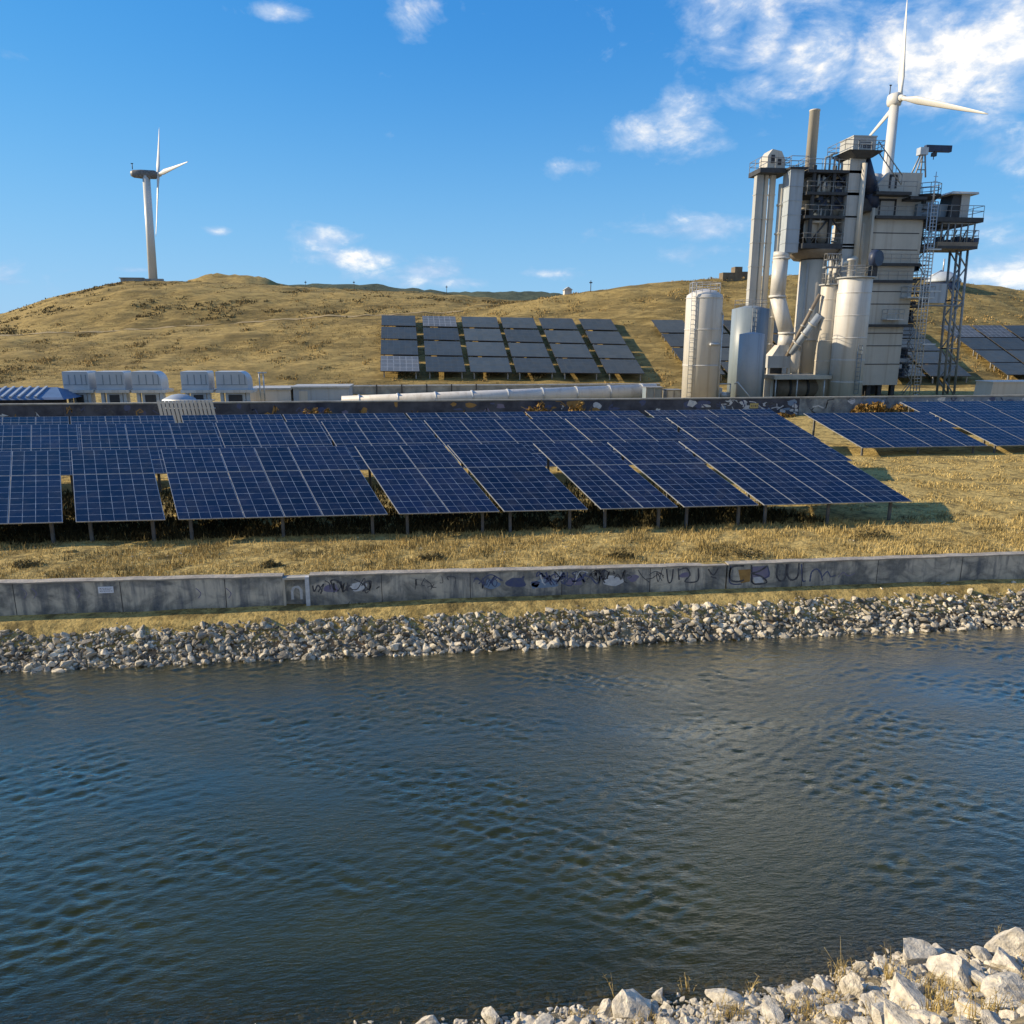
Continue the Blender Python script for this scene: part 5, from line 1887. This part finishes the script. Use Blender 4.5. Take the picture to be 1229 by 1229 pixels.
# ------------------------------------------------------------------ buildings left of the plant
M_cont = mat('container_paint', (.50, .55, .60), (.42, .47, .52), .8, .5)
Yc = 80.0
for k, (pa, pb, rounded, lab) in enumerate([(75, 109, False, 'leftmost pale grey container next to the blue roofed shed'), (115, 152, False, 'second pale grey container from the left, with dark gaps on both sides'), (158, 196, True, 'pale grey container with a rounded right end before the wide gap'),
                                            (217, 253, False, 'pale grey container just right of the wide gap, above the small dome'), (259, 300, True, 'rightmost pale grey container with a rounded right end')]):
    a, b = at(pa, 455, Yc), at(pb, 455, Yc)
    zt1, zb1, zg = zt(pa + 10, 446, Yc), zt(pa + 10, 468, Yc), PG
    t = thing('storage_container', ((a.x + b.x) / 2, Yc, zg), lab, 'container', 'pale grey containers')
    hh = zt1 - zb1
    rc = .9 if rounded else .18
    poly = [Vector((a.x, Yc, zb1)), Vector((b.x - .25, Yc, zb1))] + [Vector((b.x - .25 - rc + rc * cos(w), Yc, zt1 - rc * 1.2 + rc * 1.2 * sin(w))) for w in np.linspace(0, pi / 2, 7)] + [Vector((a.x, Yc, zt1))]
    mb = MB(); mb.prism(poly, (0, 2.2, 0)); mb.build('container_body', M_cont, t)
    mb = MB()
    for f in (.25, .5, .75, .93):
        xx = a.x + (b.x - .3 - a.x) * f
        mb.box(xx - .04, xx + .04, Yc - .025, Yc - .002, zb1 + hh * .3, zt1 - .3)
    mb.box(a.x + .02, b.x - .3, Yc - .03, Yc - .002, zb1 + hh * .27, zb1 + hh * .3)
    mb.build('seam', M_bluegrey, t)
    mb = MB(); mb.box(a.x - .05, b.x + .2, Yc - .3, Yc + 2.2, zb1 - .28, zb1 - .004); mb.build('base_frame', M_white, t)
    mb = MB(); mb.box(a.x + .8, b.x - .6, Yc + .05, Yc + 2, zg, zb1 - .284); mb.box(a.x + .3, a.x + .6, Yc, Yc + .4, zg, zb1 - .284); mb.box(b.x - .5, b.x - .2, Yc, Yc + .4, zg, zb1 - .284); mb.build('plinth', M_cont, t)
    mb = MB(); mb.box(a.x + 1.1, b.x - .9, Yc - .02, Yc + .048, zg + .35, zb1 - .5); mb.build('vent', M_dark, t)
# blue roofed shed, left edge
Ys = 76.0
a, b = at(-160, 474, Ys), at(76, 474, Ys)
z0, z1 = zt(30, 480, Ys), zt(30, 465, Ys + 3)
t = thing('shed', ((a.x + b.x) / 2, Ys, PG), 'long shed with a blue ribbed sloping roof at the left edge', 'shed')
mb = MB(); mb.box(a.x + .5, b.x - 2.0, Ys + .6, Ys + 5, 2.6, z0 + .2); mb.build('wall', M_lw_dark, t)
mb = MB(); mb.hexa([(a.x, Ys, z0), (b.x, Ys, z0), (b.x, Ys + 6, z0), (a.x, Ys + 6, z0)], [(a.x, Ys + .2, z0 + .2), (b.x - .2, Ys + .2, z0 + .2), (b.x - 1.8, Ys + 3, z1), (a.x, Ys + 3, z1)])
x = a.x + .2
while x < b.x - 2.0:
    mb.hexa([(x, Ys + .18, z0 + .2), (x + .22, Ys + .18, z0 + .2), (x - .0, Ys + 3, z1 + .0), (x - .22, Ys + 3, z1)], [(x, Ys + .1, z0 + .34), (x + .22, Ys + .1, z0 + .34), (x, Ys + 3, z1 + .14), (x - .22, Ys + 3, z1 + .14)], 1)
    x += .75
mb.build('roof', [mat('blue_roof', (.12, .2, .34), (.09, .15, .26), 1, .5), M_paleblue], t)
# small dome
p = at(215, 476, 77)
t = tag(MB().lathe((p.x, 77), [(2.0, PG - .3), (1.9, PG + .5), (1.45, PG + 1.15), (.7, PG + 1.5), (.05, PG + 1.6)], 24).build('dome_tank', M_paleblue, None, (p.x, 77, PG)), 'small pale blue dome between the two groups of containers', 'dome')
# slatted rack in front of the low wall
a, b = at(195, 486, 68.8), at(258, 486, 68.8)
z0, z1 = zt(225, 497, 68.8), zt(225, 480.5, 68.8)
t = thing('slatted_rack', ((a.x + b.x) / 2, 68.8, 2.7), 'row of leaning white slats before the low wall behind the array', 'rack')
mb = MB(); mb.tube((a.x, 68.85, z1), (b.x, 68.85, z1), .06, n=6); mb.tube((a.x, 68.85, z0 + .5), (b.x, 68.85, z0 + .5), .06, n=6); mb.build('rail', M_galv, t)
n = 14
for k in range(n):
    xx = a.x + (b.x - a.x) * k / (n - 1)
    mb = MB(); mb.hexa([(xx - .12, 68.7, 2.6), (xx + .12, 68.7, 2.6), (xx + .12, 68.78, 2.6), (xx - .12, 68.78, 2.6)], [(xx - .42, 68.7, z1), (xx - .18, 68.7, z1), (xx - .18, 68.78, z1), (xx - .42, 68.78, z1)]); mb.build('slat', M_white, t)
# long grey barrier behind, with posts
Yb = 96.0
a, b = at(352, 470, Yb), at(792, 470, Yb)
t = thing('concrete_barrier', ((a.x + b.x) / 2, Yb, PG), 'long low grey concrete barrier at the foot of the hill', 'barrier')
z1 = zt(570, 463, Yb)
mb = MB(); mb.box(a.x, b.x, Yb, Yb + .5, PG - .4, z1); mb.build('barrier_body', M_conc, t)
mb = MB(); mb.box(a.x, b.x, Yb - .06, Yb + .56, z1 + .002, z1 + .14); mb.build('coping', M_galv, t)
for k in range(7):
    xx = a.x + 4 + k * 3.1
    mb = MB(); mb.box(xx - .07, xx + .07, Yb - .4, Yb - .2, PG - .1, PG + 1.3); mb.build('post', M_dark, t)
# pale pipe
a, b = at(410, 478, 80), at(786, 470, 86)
t = thing('pale_pipeline', ((a.x + b.x) / 2, 83, PG), 'long pale pipe lying on the ground toward the white tank', 'pipeline')
mb = MB(); mb.tube((a.x, 80, PG + .5), (b.x, 86, PG + .8), .55, .95, n=18); mb.build('pipe_run', M_white, t)
mb = MB()
for f in np.linspace(.05, .95, 9):
    q = Vector((a.x, 80, PG + .5)).lerp(Vector((b.x, 86, PG + .8)), f); rr_ = .55 + .4 * f
    d = Vector((b.x - a.x, 6, .3)).normalized() * .1
    mb = MB(); mb.tube(q - d, q + d, rr_ + .08, n=18); mb.build('flange', M_galv, t)
# crates beside the pipe
p = at(795, 472, 83)
for k, (dx, w, h, lab, m_) in enumerate(((-1.2, 1.9, 1.5, 'blue crate at the end of the pale pipe', M_bluegrey), (1.1, 1.7, 1.2, 'pale low crate between the pale pipe and the white tank', M_galv))):
    x = p.x + dx
    t = thing('crate', (x, 83, PG), lab, 'crate')
    mb = MB(); mb.box(x - w / 2, x + w / 2, 82.2, 83.6, PG, PG + h); mb.build('crate_body', m_, t)
    mb = MB()
    for f in (0, .5, 1):
        mb.box(x - w / 2 + f * (w - .12), x - w / 2 + f * (w - .12) + .12, 82.14, 82.198, PG, PG + h)
    mb.box(x - w / 2 - .05, x + w / 2 + .05, 82.1, 83.7, PG + h + .002, PG + h + .1)
    mb.build('crate_batten', M_steel, t)
# low white sheds right of containers
for k, (pa, pb, py, lab) in enumerate(((300, 350, 468, 'low white walled building right of the last container'), (352, 420, 466, 'low pale blue grey building left of the long barrier'))):
    a, b = at(pa, 472, 84), at(pb, 472, 84)
    z1 = zt(pa, py, 84)
    t = thing('low_building', ((a.x + b.x) / 2, 84, PG), lab, 'building')
    mb = MB(); mb.box(a.x, b.x - .1, 84, 88, PG - .2, z1); mb.build('wall', M_white if k == 0 else M_paleblue, t)
    mb = MB(); mb.box(a.x - .2, b.x + .05, 83.8, 88.2, z1 + .002, z1 + .2); mb.build('roof', M_grey2, t)
    mb = MB(); mb.box(a.x + .6, a.x + 1.5, 83.96, 83.998, PG, z1 - .3); mb.build('door', M_grey, t)
for px in (312, 317):
    p = at(px, 466, 82); z1 = zt(px, 448, 82)
    t = thing('lamp_pole', (p.x, 82, PG), 'thin pole beside the last container, ' + ('left' if px == 312 else 'right') + ' of the close pair', 'pole', 'poles by the containers')
    mb = MB(); mb.tube((p.x, 82, PG - .2), (p.x, 82, z1), .07, n=6); mb.build('pole_shaft', M_galv, t)
    mb = MB(); mb.box(p.x - .1, p.x + .35, 81.85, 82.15, z1 + .002, z1 + .12); mb.build('lamp_head', M_galv, t)

# ------------------------------------------------------------------ wind turbines
def turbine(hub_px, base_px, Yh, tips, Rpx, label, nacelle_px, rb, rt, base_z=None):
    hub = at(*hub_px, Yh)
    dist = (hub - Vector((0, 0, CAMZ))).dot(Vector(F_))
    R = Rpx / FPX * dist
    base = at(*base_px, Yh)
    tz = float(terrain_z(np.array(base.x), np.array(Yh))) - 1.0
    t = thing('wind_turbine', (base.x, Yh, tz), label, 'wind turbine', 'wind turbines')
    right, up, fw = Vector(R_), Vector(U_), Vector(F_)
    tipv = []
    for (dx, dy, sg) in tips:
        d = Vector(ray(hub_px[0] + dx, hub_px[1] + dy)).normalized()
        o_ = Vector((0, 0, CAMZ)) - hub                # the point on that sight line one blade length from the hub
        b_ = d.dot(o_); disc = b_ * b_ - (o_.dot(o_) - R * R)
        tt = -b_ + sg * sqrt(max(0, disc))
        tipv.append((o_ + d * tt).normalized())
    n = (tipv[0] - tipv[1]).cross(tipv[1] - tipv[2]).normalized()
    nd = Vector(nacelle_px)                            # world direction from the hub back along the nacelle
    nd = nd.normalized()
    nl = R * .40 if label.startswith('distant') else R * .13
    towx = hub + nd * nl * .45
    base.x = towx.x - (1.0 if label.startswith('distant') else 0.0)
    mb = MB(); prof = [(rb, tz), (rb * .5 + rt * .5, tz * .45 + towx.z * .55), (rt, towx.z - .4)]
    mb.tube((base.x, towx.y, tz), (towx.x, towx.y, towx.z - .4), rb, rt, n=28); mb.build('tower', M_turb, t)
    # nacelle: tapered rounded box along nd
    side = nd.cross(Vector((0, 0, 1))).normalized(); uu = side.cross(nd).normalized()
    w, h = (R * .055, R * .065) if label.startswith('distant') else (R * .055, R * .065)
    mb = MB()
    secs = [(.02, .55), (.12, .95), (.6, 1.0), (.9, .85), (1.0, .55)]
    vs, fs, m_ = [], [], 12
    for f, k in secs:
        for i in range(m_):
            a = 2 * pi * i / m_
            ca, sa = cos(a), sin(a)
            ca = math.copysign(abs(ca) ** .6, ca); sa = math.copysign(abs(sa) ** .6, sa)
            vs.append(hub + nd * nl * f + side * (w * k * ca) + uu * (h * k * sa))
    for s_ in range(len(secs) - 1):
        for i in range(m_):
            fs.append((s_ * m_ + i, s_ * m_ + (i + 1) % m_, (s_ + 1) * m_ + (i + 1) % m_, (s_ + 1) * m_ + i))
    fs += [tuple(range(m_)), tuple(reversed(range((len(secs) - 1) * m_, len(secs) * m_)))]
    mb.add(vs, fs, 0, True); nb = mb.build('nacelle', M_nac if label.startswith('distant') else M_turb, t)
    mb = MB(); q = hub + nd * nl * .93 + uu * h; mb.tube(q, q + uu * h * 1.3, .12, n=5); mb.box(q.x - .3, q.x + .3, q.y - .1, q.y + .1, q.z + h * 1.2, q.z + h * 1.35); mb.build('wind_vane', M_dark, nb)
    mb = MB(); mb.tube(hub + nd * nl * .02, hub - nd * R * .05, w * .7, w * .25, n=16); mb.build('spinner', M_turb, t)
    for tv in tipv:
        # blade: tapered aerofoil sections
        ax = tv
        chord_dir = n.cross(ax).normalized()
        vs, fs = [], []
        st = [(0.02, .020, .020), (.08, .022, .019), (.2, .040, .014), (.45, .029, .009), (.75, .018, .005), (.95, .009, .003), (1.0, .003, .0015)]
        for (f, c, th) in st:
            tw = radians(22 * (1 - f))
            cd = chord_dir * cos(tw) + n * sin(tw); td = n * cos(tw) - chord_dir * sin(tw)
            cpt = hub + ax * R * f
            for i in range(8):
                a = 2 * pi * i / 8
                vs.append(cpt + cd * (c * R * cos(a) - c * R * .25) + td * (th * R * sin(a)))
        for s_ in range(len(st) - 1):
            for i in range(8):
                fs.append((s_ * 8 + i, s_ * 8 + (i + 1) % 8, (s_ + 1) * 8 + (i + 1) % 8, (s_ + 1) * 8 + i))
        fs += [tuple(range(8)), tuple(reversed(range((len(st) - 1) * 8, len(st) * 8)))]
        mb = MB(); mb.add(vs, fs, 0, True); mb.build('blade', M_turb, t)
    return t


turbine((190, 210), (182, 338), 226.0, [(1, -57, 1), (36, -16, -1), (-3, 74, -1)], 78, 'distant white wind turbine alone on the left hilltop', (-.98, .0, .02), 1.15, .95)
turbine((1081, 118), (1075, 206), 205.0, [(8, -120, 1), (105, 19, -1), (-46, 55, 1)], 121, 'larger white wind turbine rising behind the industrial plant', (-.45, .9, 0), 1.7, 1.15)
# low plinth wall at the left turbine
p = at(165, 339, 224)
z = float(terrain_z(np.array(p.x), np.array(224.0)))
tag(MB().box(p.x - 4, p.x + 7, 223, 224, z - 1, z + .7).box(p.x - 4.3, p.x + 2, 222.8, 224.2, z + .702, z + .95).build('hilltop_wall', M_conc, None, (p.x, 223, z)), 'low grey wall at the foot of the left turbine', 'wall')

# small things on the ridges
def ridge(px, Y, dz=0):
    az = float(col_az(np.array(px), 345)); X = Y * tan(az)
    return Vector((X, Y, float(terrain_z(np.array(X), np.array(float(Y)))) + dz))


for px, hgt, Y, lab in ((425, 2.6, 228, 'small utility pole on the far ridge, leftmost of the four'), (536, 2.8, 226, 'small utility pole on the ridge above the big panel block'), (367, 2, 228, 'short utility pole on the ridge right of the round mound'), (709, 2.2, 149.0, 'thin pole on the skyline near the white hut')):
    q = ridge(px, Y)
    t = thing('utility_pole', q, lab, 'pole', 'poles on the ridge')
    mb = MB(); mb.tube(q - Vector((0, 0, 1)), q + Vector((0, 0, hgt)), .08, n=5); mb.build('pole_shaft', M_dark, t)
    mb = MB(); mb.box(q.x - .3, q.x + .3, q.y - .06, q.y + .06, q.z + hgt - .5, q.z + hgt - .3); mb.build('crossarm', M_dark, t)
q = ridge(681, 152, 0)
t = thing('hilltop_hut', q, 'tiny white hut on the skyline right of the big panel block', 'hut')
mb = MB(); mb.box(q.x - .7, q.x + .7, q.y - 1, q.y + 1, q.z - 2, q.z + 1.0); mb.build('wall', M_white, t)
mb = MB(); mb.prism([Vector((q.x - .9, q.y - 1.2, q.z + 1.002)), Vector((q.x + .9, q.y - 1.2, q.z + 1.002)), Vector((q.x, q.y - 1.2, q.z + 1.6))], (0, 2.4, 0)); mb.build('roof', M_grey, t)
q = ridge(882, 149)
t = thing('ruin', q, 'small stone ruin on the hill crest left of the bucket elevator', 'ruin')
mb = MB(); mb.box(q.x - 3, q.x - .6, q.y - 1, q.y + 1, q.z - 1, q.z + .8); mb.box(q.x - .59, q.x + .9, q.y - 1, q.y + 1, q.z - 1, q.z + 1.9); mb.box(q.x + .91, q.x + 2.6, q.y - 1, q.y + .8, q.z - 1, q.z + 1.0); mb.build('stonework', M_ruin, t)
# domed building on the hill, right
Yd = 146.0
a, b = at(1114, 337, Yd), at(1150, 337, Yd)
cx, rad = (a.x + b.x) / 2, (b.x - a.x) / 2
zg = float(terrain_z(np.array(cx), np.array(Yd)))
z0 = a.z
t = thing('domed_building', (cx, Yd, zg), 'grey domed building with a mast on the hill behind the steel tower', 'building')
mb = MB(); mb.lathe((cx, Yd), [(rad * .95, zg - 2), (rad * .95, z0 - .3)], 28); mb.build('wall', M_darkblue, t)
mb = MB(); mb.lathe((cx, Yd), [(rad, z0 - .298), (rad, z0), (rad * .8, z0 + .9), (rad * .35, z0 + 1.7), (.1, z0 + 1.8)], 28); mb.build('dome', M_paleblue, t)
mb = MB(); mb.tube((cx - .3, Yd, z0 + 1.7), (cx - .3, Yd, z0 + 4.2), .16, n=6); mb.tube((cx - 2.6, Yd, z0 + .9), (cx - .6, Yd, z0 + 1.9), .25, n=6); mb.build('mast', M_galv, t)

# ------------------------------------------------------------------ vegetation
def blades(name, pts, hmin, hmax, width, m, lean=.35, per=1, seed=1, kind='stuff'):
    r = np.random.default_rng(seed)
    n = len(pts)
    h = r.uniform(hmin, hmax, n) * r.uniform(.6, 1.0, n)
    a = r.uniform(0, 2 * pi, n)
    dx, dy = np.cos(a), np.sin(a)
    w = width * r.uniform(.6, 1.4, n)
    la = r.uniform(0, 2 * pi, n); ll = h * np.abs(r.normal(0, lean, n))
    p = np.asarray(pts)
    A = p + np.stack([dx * w, dy * w, np.zeros(n)], -1)
    B = p - np.stack([dx * w, dy * w, np.zeros(n)], -1)
    Mx = p + np.stack([np.cos(la) * ll * .4, np.sin(la) * ll * .4, h * .6], -1)
    M1 = Mx + np.stack([dx * w * .7, dy * w * .7, np.zeros(n)], -1); M2 = Mx - np.stack([dx * w * .7, dy * w * .7, np.zeros(n)], -1)
    T = p + np.stack([np.cos(la) * ll, np.sin(la) * ll, h], -1)
    V = np.stack([A, B, M2, M1, T, T], 1).reshape(-1, 3)
    i = np.arange(n)[:, None] * 6
    F = np.concatenate([i + np.array([[0, 1, 2, 3]]), i + np.array([[3, 2, 4, 5]])], 0)
    # drop degenerate: use a tiny tip width
    V[5::6] += np.stack([dx * w * .12, dy * w * .12, np.zeros(n)], -1)
    o = np_mesh(name, V, F, m)
    structure(o, kind)
    return o


def ground_pts(X, Y):
    Z = terrain_z(X, Y)
    amp = .05
    return np.stack([X, Y, Z - .04], -1)


r = np.random.default_rng(77)
# strip above the wall: clumped straw
N = 95000
X = r.uniform(-20, 34, N); Y = 25.35 + 5.6 * r.beta(1.1, 1.3, N)
cl = wobble(X, Y, 1.6, 41, 14) + .6 * wobble(X, Y, .6, 42, 10)
keep = cl > r.normal(-.35, .55, N)
blades('dry_grass', ground_pts(X[keep], Y[keep]), .06, .26, .011, M_blade, .5, seed=2)
N = 22000
X = r.uniform(-20, 34, N); Y = 25.35 + 6.5 * r.beta(1.0, 1.2, N)
cl = wobble(X, Y, 2.2, 43, 12)
keep = cl > .7
blades('weeds', ground_pts(X[keep], Y[keep]), .1, .34, .016, M_bladed, .5, seed=3)
# taller tufts along the wall top and under the array
N = 5200
X = r.uniform(-20, 34, N); Y = np.where(r.uniform(size=N) < .55, 25.36 + np.abs(r.normal(0, .35, N)), 29.4 + r.normal(0, .5, N))
cl = wobble(X, Y, 3.0, 45, 12)
keep = cl > .35
blades('tall_dry_grass', ground_pts(X[keep], Y[keep]), .2, .48, .013, M_blade, .35, seed=4)
# weeds under the array, coloured dark to stand in for shade between tables
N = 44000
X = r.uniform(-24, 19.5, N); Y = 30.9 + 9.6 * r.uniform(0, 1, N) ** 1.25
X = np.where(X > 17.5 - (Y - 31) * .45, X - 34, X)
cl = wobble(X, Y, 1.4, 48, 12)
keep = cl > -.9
blades('undergrowth_gap_shade', ground_pts(X[keep], Y[keep]), .12, .5, .03, mat('shade_toned_weed', (.085, .07, .033), (.05, .046, .024), .5, .9, island=.6, spec=.05), .5, seed=14)
# right field
N = 36000
X = r.uniform(14, 48, N); Y = r.uniform(30, 47, N)
cl = wobble(X, Y, 2.5, 46, 12)
keep = cl > -.1
blades('field_grass', ground_pts(X[keep], Y[keep]), .06, .2, .02, M_blade, .5, seed=5)
# dirt strip under the wall, left part
N = 30000
X = r.uniform(-20, 34, N); d = r.uniform(.7, 1.88, N); Y = YW + d
Z = np.interp(d, [0, 1.0, 1.9], [0, .80, 1.08])
cl = wobble(X, Y, 1.3, 47, 12)
keep = (cl > .2) & (Y < 24.92)
blades('bank_grass', np.stack([X, Y, Z - .02], -1)[keep], .04, .16, .012, M_blade, .8, seed=6)
N = 14000
X = r.uniform(-20, 34, N); Y = 24.9 - np.abs(r.normal(0, .32, N))
cl = wobble(X, Y, 1.1, 49, 12)
keep = (cl > .25) & (Y > 24.1)
Z = np.interp(Y - YW, [0, 1.0, 1.9], [-.02, .80, 1.08])
blades('wall_foot_weeds', np.stack([X, Y, Z - .02], -1)[keep], .05, .2, .014, M_bladed, .7, seed=16)
# ground under the wall foot
xs = np.arange(-60, 80, .3); ds = np.linspace(-.35, 2.0, 16)
XX, DD = np.meshgrid(xs, ds)
ZZ = np.interp(DD, [-.35, 0, 1.0, 2.0], [-.32, -.06, .76, 1.07]) + .03 * wobble(XX, DD, .8, 51, 12)
structure(np_mesh('canal_bank', np.stack([XX, YW + DD, ZZ], -1).reshape(-1, 3), grid_faces(len(xs), len(ds)), M_dirt, smooth=True))

# scrub on the hills
N = 26000
pxr = r.uniform(-60, 1290, N); Y = r.uniform(103, 232, N)
X = Y * np.tan(col_az(pxr))
cl = wobble(X, Y * 1.5, 26, 61, 12) + .7 * wobble(X, Y, 8, 62, 10)
thr = np.where(Y > 162, .55, 2.3)
keep = cl > thr
P = np.stack([X, Y, terrain_z(X, Y) - .1], -1)[keep]
blades('hill_scrub', np.repeat(P, 5, 0) + r.normal(0, .35, (len(P) * 5, 3)) * np.array([1, 1, .1]), .2, .6, .16, mat('hill_scrub', (.26, .19, .085), (.14, .11, .055), .06, .9, island=.6, spec=.1), .5, seed=7)
N = 34000
pxr = r.uniform(-60, 1290, N); Y = 100 + 132 * r.beta(1, 1.4, N)
X = Y * np.tan(col_az(pxr))
cl = wobble(X, Y, 5, 64, 12) + .6 * wobble(X, Y, 18, 65, 8)
P = np.stack([X, Y, terrain_z(X, Y) - .05], -1)[cl > .75]
blades('hill_tufts', np.repeat(P, 4, 0) + r.normal(0, .22, (len(P) * 4, 3)) * np.array([1, 1, .1]), .18, .45, .09, mat('hill_tuft', (.42, .30, .125), (.27, .19, .08), .08, .9, island=.7, spec=.1), .5, seed=17)
N = 75000
pxr = r.uniform(-60, 1290, N); Y = 101 + 130 * r.beta(1, 1.5, N)
X = Y * np.tan(col_az(pxr))
P = np.stack([X, Y, terrain_z(X, Y) - .1], -1)
blades('hill_straw', P, .10, .30, .04, mat('hill_straw', (.37, .275, .105), (.25, .185, .07), .1, .9, island=.6, spec=.1), .6, seed=8)

# dry bush in front of the low wall
def leaf_bush(name, c, rx, ry, h, n, m, label, leaf=.16, seed=1):
    r = np.random.default_rng(seed)
    t = thing(name, c, label, 'bush')
    st = MB()
    for k in range(7):
        a = r.uniform(0, 2 * pi)
        st.tube((c[0] + r.uniform(-rx, rx) * .7, c[1], c[2] - .1), (c[0] + r.uniform(-rx, rx) * .9, c[1] + r.uniform(-ry, ry) * .6, c[2] + h * .7), .03, .01, n=5)
    st.build('stem', M_bladed, t)
    q = []
    for k in range(n):
        a = r.uniform(0, 2 * pi); rr = sqrt(r.uniform()); 
        x = rr * cos(a); y = rr * sin(a)
        hh = h * (1 - .55 * rr ** 2) * (.75 + .35 * sin(x * 7 + seed) * sin(x * 3 + 1))
        q.append((c[0] + x * rx, c[1] + y * ry, c[2] + r.uniform(.0, 1) ** .6 * max(.1, hh)))
    q = np.array(q)
    V, F = [], []
    d1 = r.normal(size=(n, 3)); d1 /= np.linalg.norm(d1, axis=1)[:, None]
    d2 = np.cross(d1, r.normal(size=(n, 3))); d2 /= np.linalg.norm(d2, axis=1)[:, None]
    s = leaf * r.uniform(.6, 1.3, n)[:, None]
    V = np.stack([q + d1 * s, q + d2 * s * .5, q - d1 * s, q - d2 * s * .5], 1).reshape(-1, 3)
    F = np.arange(n * 4).reshape(-1, 4)
    o = np_mesh('foliage', V - np.array(c), F, m)
    o.parent = t
    return t


a = at(1058, 497, 69)
leaf_bush('dry_bush', (a.x, 69.0, 2.65), 3.3, .8, 1.65, 1500, M_bush, 'wide brown dry bush against the low wall under the twin silos', .2, 3)
for k, (px, py, rx, h, lab) in enumerate([(383, 500, 1.6, .8, 'small ochre bush behind the back row of the main array'), (925, 493, 2.6, .5, 'low ochre weeds at the foot of the painted wall below the tanks'), (1190, 499, 3.2, .5, 'low ochre weeds along the foot of the blue wall at right'), (645, 493, 1.8, .9, 'ochre bush against the dark wall before the pale pipe'), (695, 493, 1.4, .9, 'brown bush right of the ochre bush at the dark wall')]):
    a = at(px, py, 68.9)
    leaf_bush('dry_bush', (a.x, 68.9, 2.68), rx, .5, h if k not in (0, 3, 4) else h + .9, 500, M_bush, lab, .16, 10 + k)
# dark weeds clumps in the strip
for k, (px, py, w, lab) in enumerate([(518, 671, .5, 'dark green weed clump on the dry strip below the array, left of centre'), (745, 668, .5, 'dark weed clump on the dry strip, right of centre'), (890, 668, .9, 'wide dark weed tuft just above the canal wall lettering'),
                                      (325, 680, .45, 'dark weed clump above the wall niche'), (1045, 645, .8, 'brown weed clump below the right end of the front row'), (35, 680, .5, 'weed clump above the wall near the left edge'), (85, 664, .3, 'light bushy weed at the left below the front row')]):
    a = atz(px, py, 2.05)
    if a.y < 25.5:
        a.y = 25.6
    leaf_bush('weed_clump', (a.x, a.y, 2.0), w, w * .6, w * .75, 420, M_bladed if k != 6 else M_blade, lab, .05, 30 + k)

# near shore grass and stalks
def near_tuft(px, py, n, h, label, spread=.12, seed=1, m=None):
    p = bank_hit(px, py)
    r = np.random.default_rng(seed)
    mb = MB()
    for k in range(n):
        b = p + Vector((r.normal(0, spread), r.normal(0, spread * .6), 0))
        hh = h * r.uniform(.5, 1.1)
        l = Vector((r.normal(0, .22) * hh, r.normal(0, .2) * hh, hh))
        mid = b + l * .55 + Vector((0, 0, .06 * hh))
        mb.tube(p - Vector((0, 0, .02)), b - Vector((0, 0, .01)), .006, .006, n=4)
        mb.tube(b, mid, .006, .004, n=4); mb.tube(mid, b + l, .004, .0015, n=4)
        if r.uniform() < .5:
            for j in range(4):
                q = b + l * r.uniform(.6, 1)
                mb.tube(q, q + Vector((r.normal(0, .03), r.normal(0, .03), r.uniform(.01, .05))), .004, .001, n=3)
    o = mb.build('dry_stalks', m or M_blade, None, p)
    tag(o, label, 'dry plant')


near_tuft(737, 1200, 3, .48, 'single tall pale dry stalk rising from the water beside the large rounded boulder', .02, 1)
near_tuft(1012, 1180, 26, .55, 'feathery dry grass tuft behind the pointed slab at the water', .08, 2)
near_tuft(1066, 1180, 18, .5, 'brown seed headed dry stalks left of the big cracked boulder', .06, 3)
near_tuft(900, 1195, 8, .35, 'thin dry stalk at the waterline near the tan boulder', .04, 4)
near_tuft(1128, 1215, 36, .45, 'dry grass tuft growing among the boulders at the bottom', .12, 5)
near_tuft(1198, 1128, 5, .3, 'short pale twig behind the topmost rounded boulder', .03, 6)
near_tuft(825, 1188, 9, .25, 'bent dry twigs at the waterline between the tan boulders', .08, 7)
for k, (px, py, n, h, lab) in enumerate([(872, 1222, 70, .26, 'broad low dry grass patch at the bottom edge below the tan boulder'), (960, 1215, 40, .24, 'dry grass patch at the bottom edge left of the pointed slab'), (1070, 1224, 40, .3, 'dry grass patch at the bottom edge below the flat topped rock'),
                                        (1190, 1224, 45, .3, 'dry grass patch at the bottom edge near the right corner'), (1115, 1190, 26, .34, 'dry grass growing left of the large white boulder'), (700, 1224, 22, .2, 'low dry grass at the bottom edge left of the large rounded boulder')]):
    near_tuft(px, py, n, h, lab, .16, 40 + k)
N = 16000
X = r.uniform(1.5, 11, N); Y = r.uniform(7.6, 10.4, N)
dd = Y - y_shore(X)
cl = wobble(X, Y, .8, 71, 12)
keep = (dd < -.25) & (cl > .2) & (X < 11)
P = np.stack([X, Y, bank_z(X, Y)], -1)[keep]
blades('shore_grass', P, .08, .26, .006, M_blade, .7, seed=9)
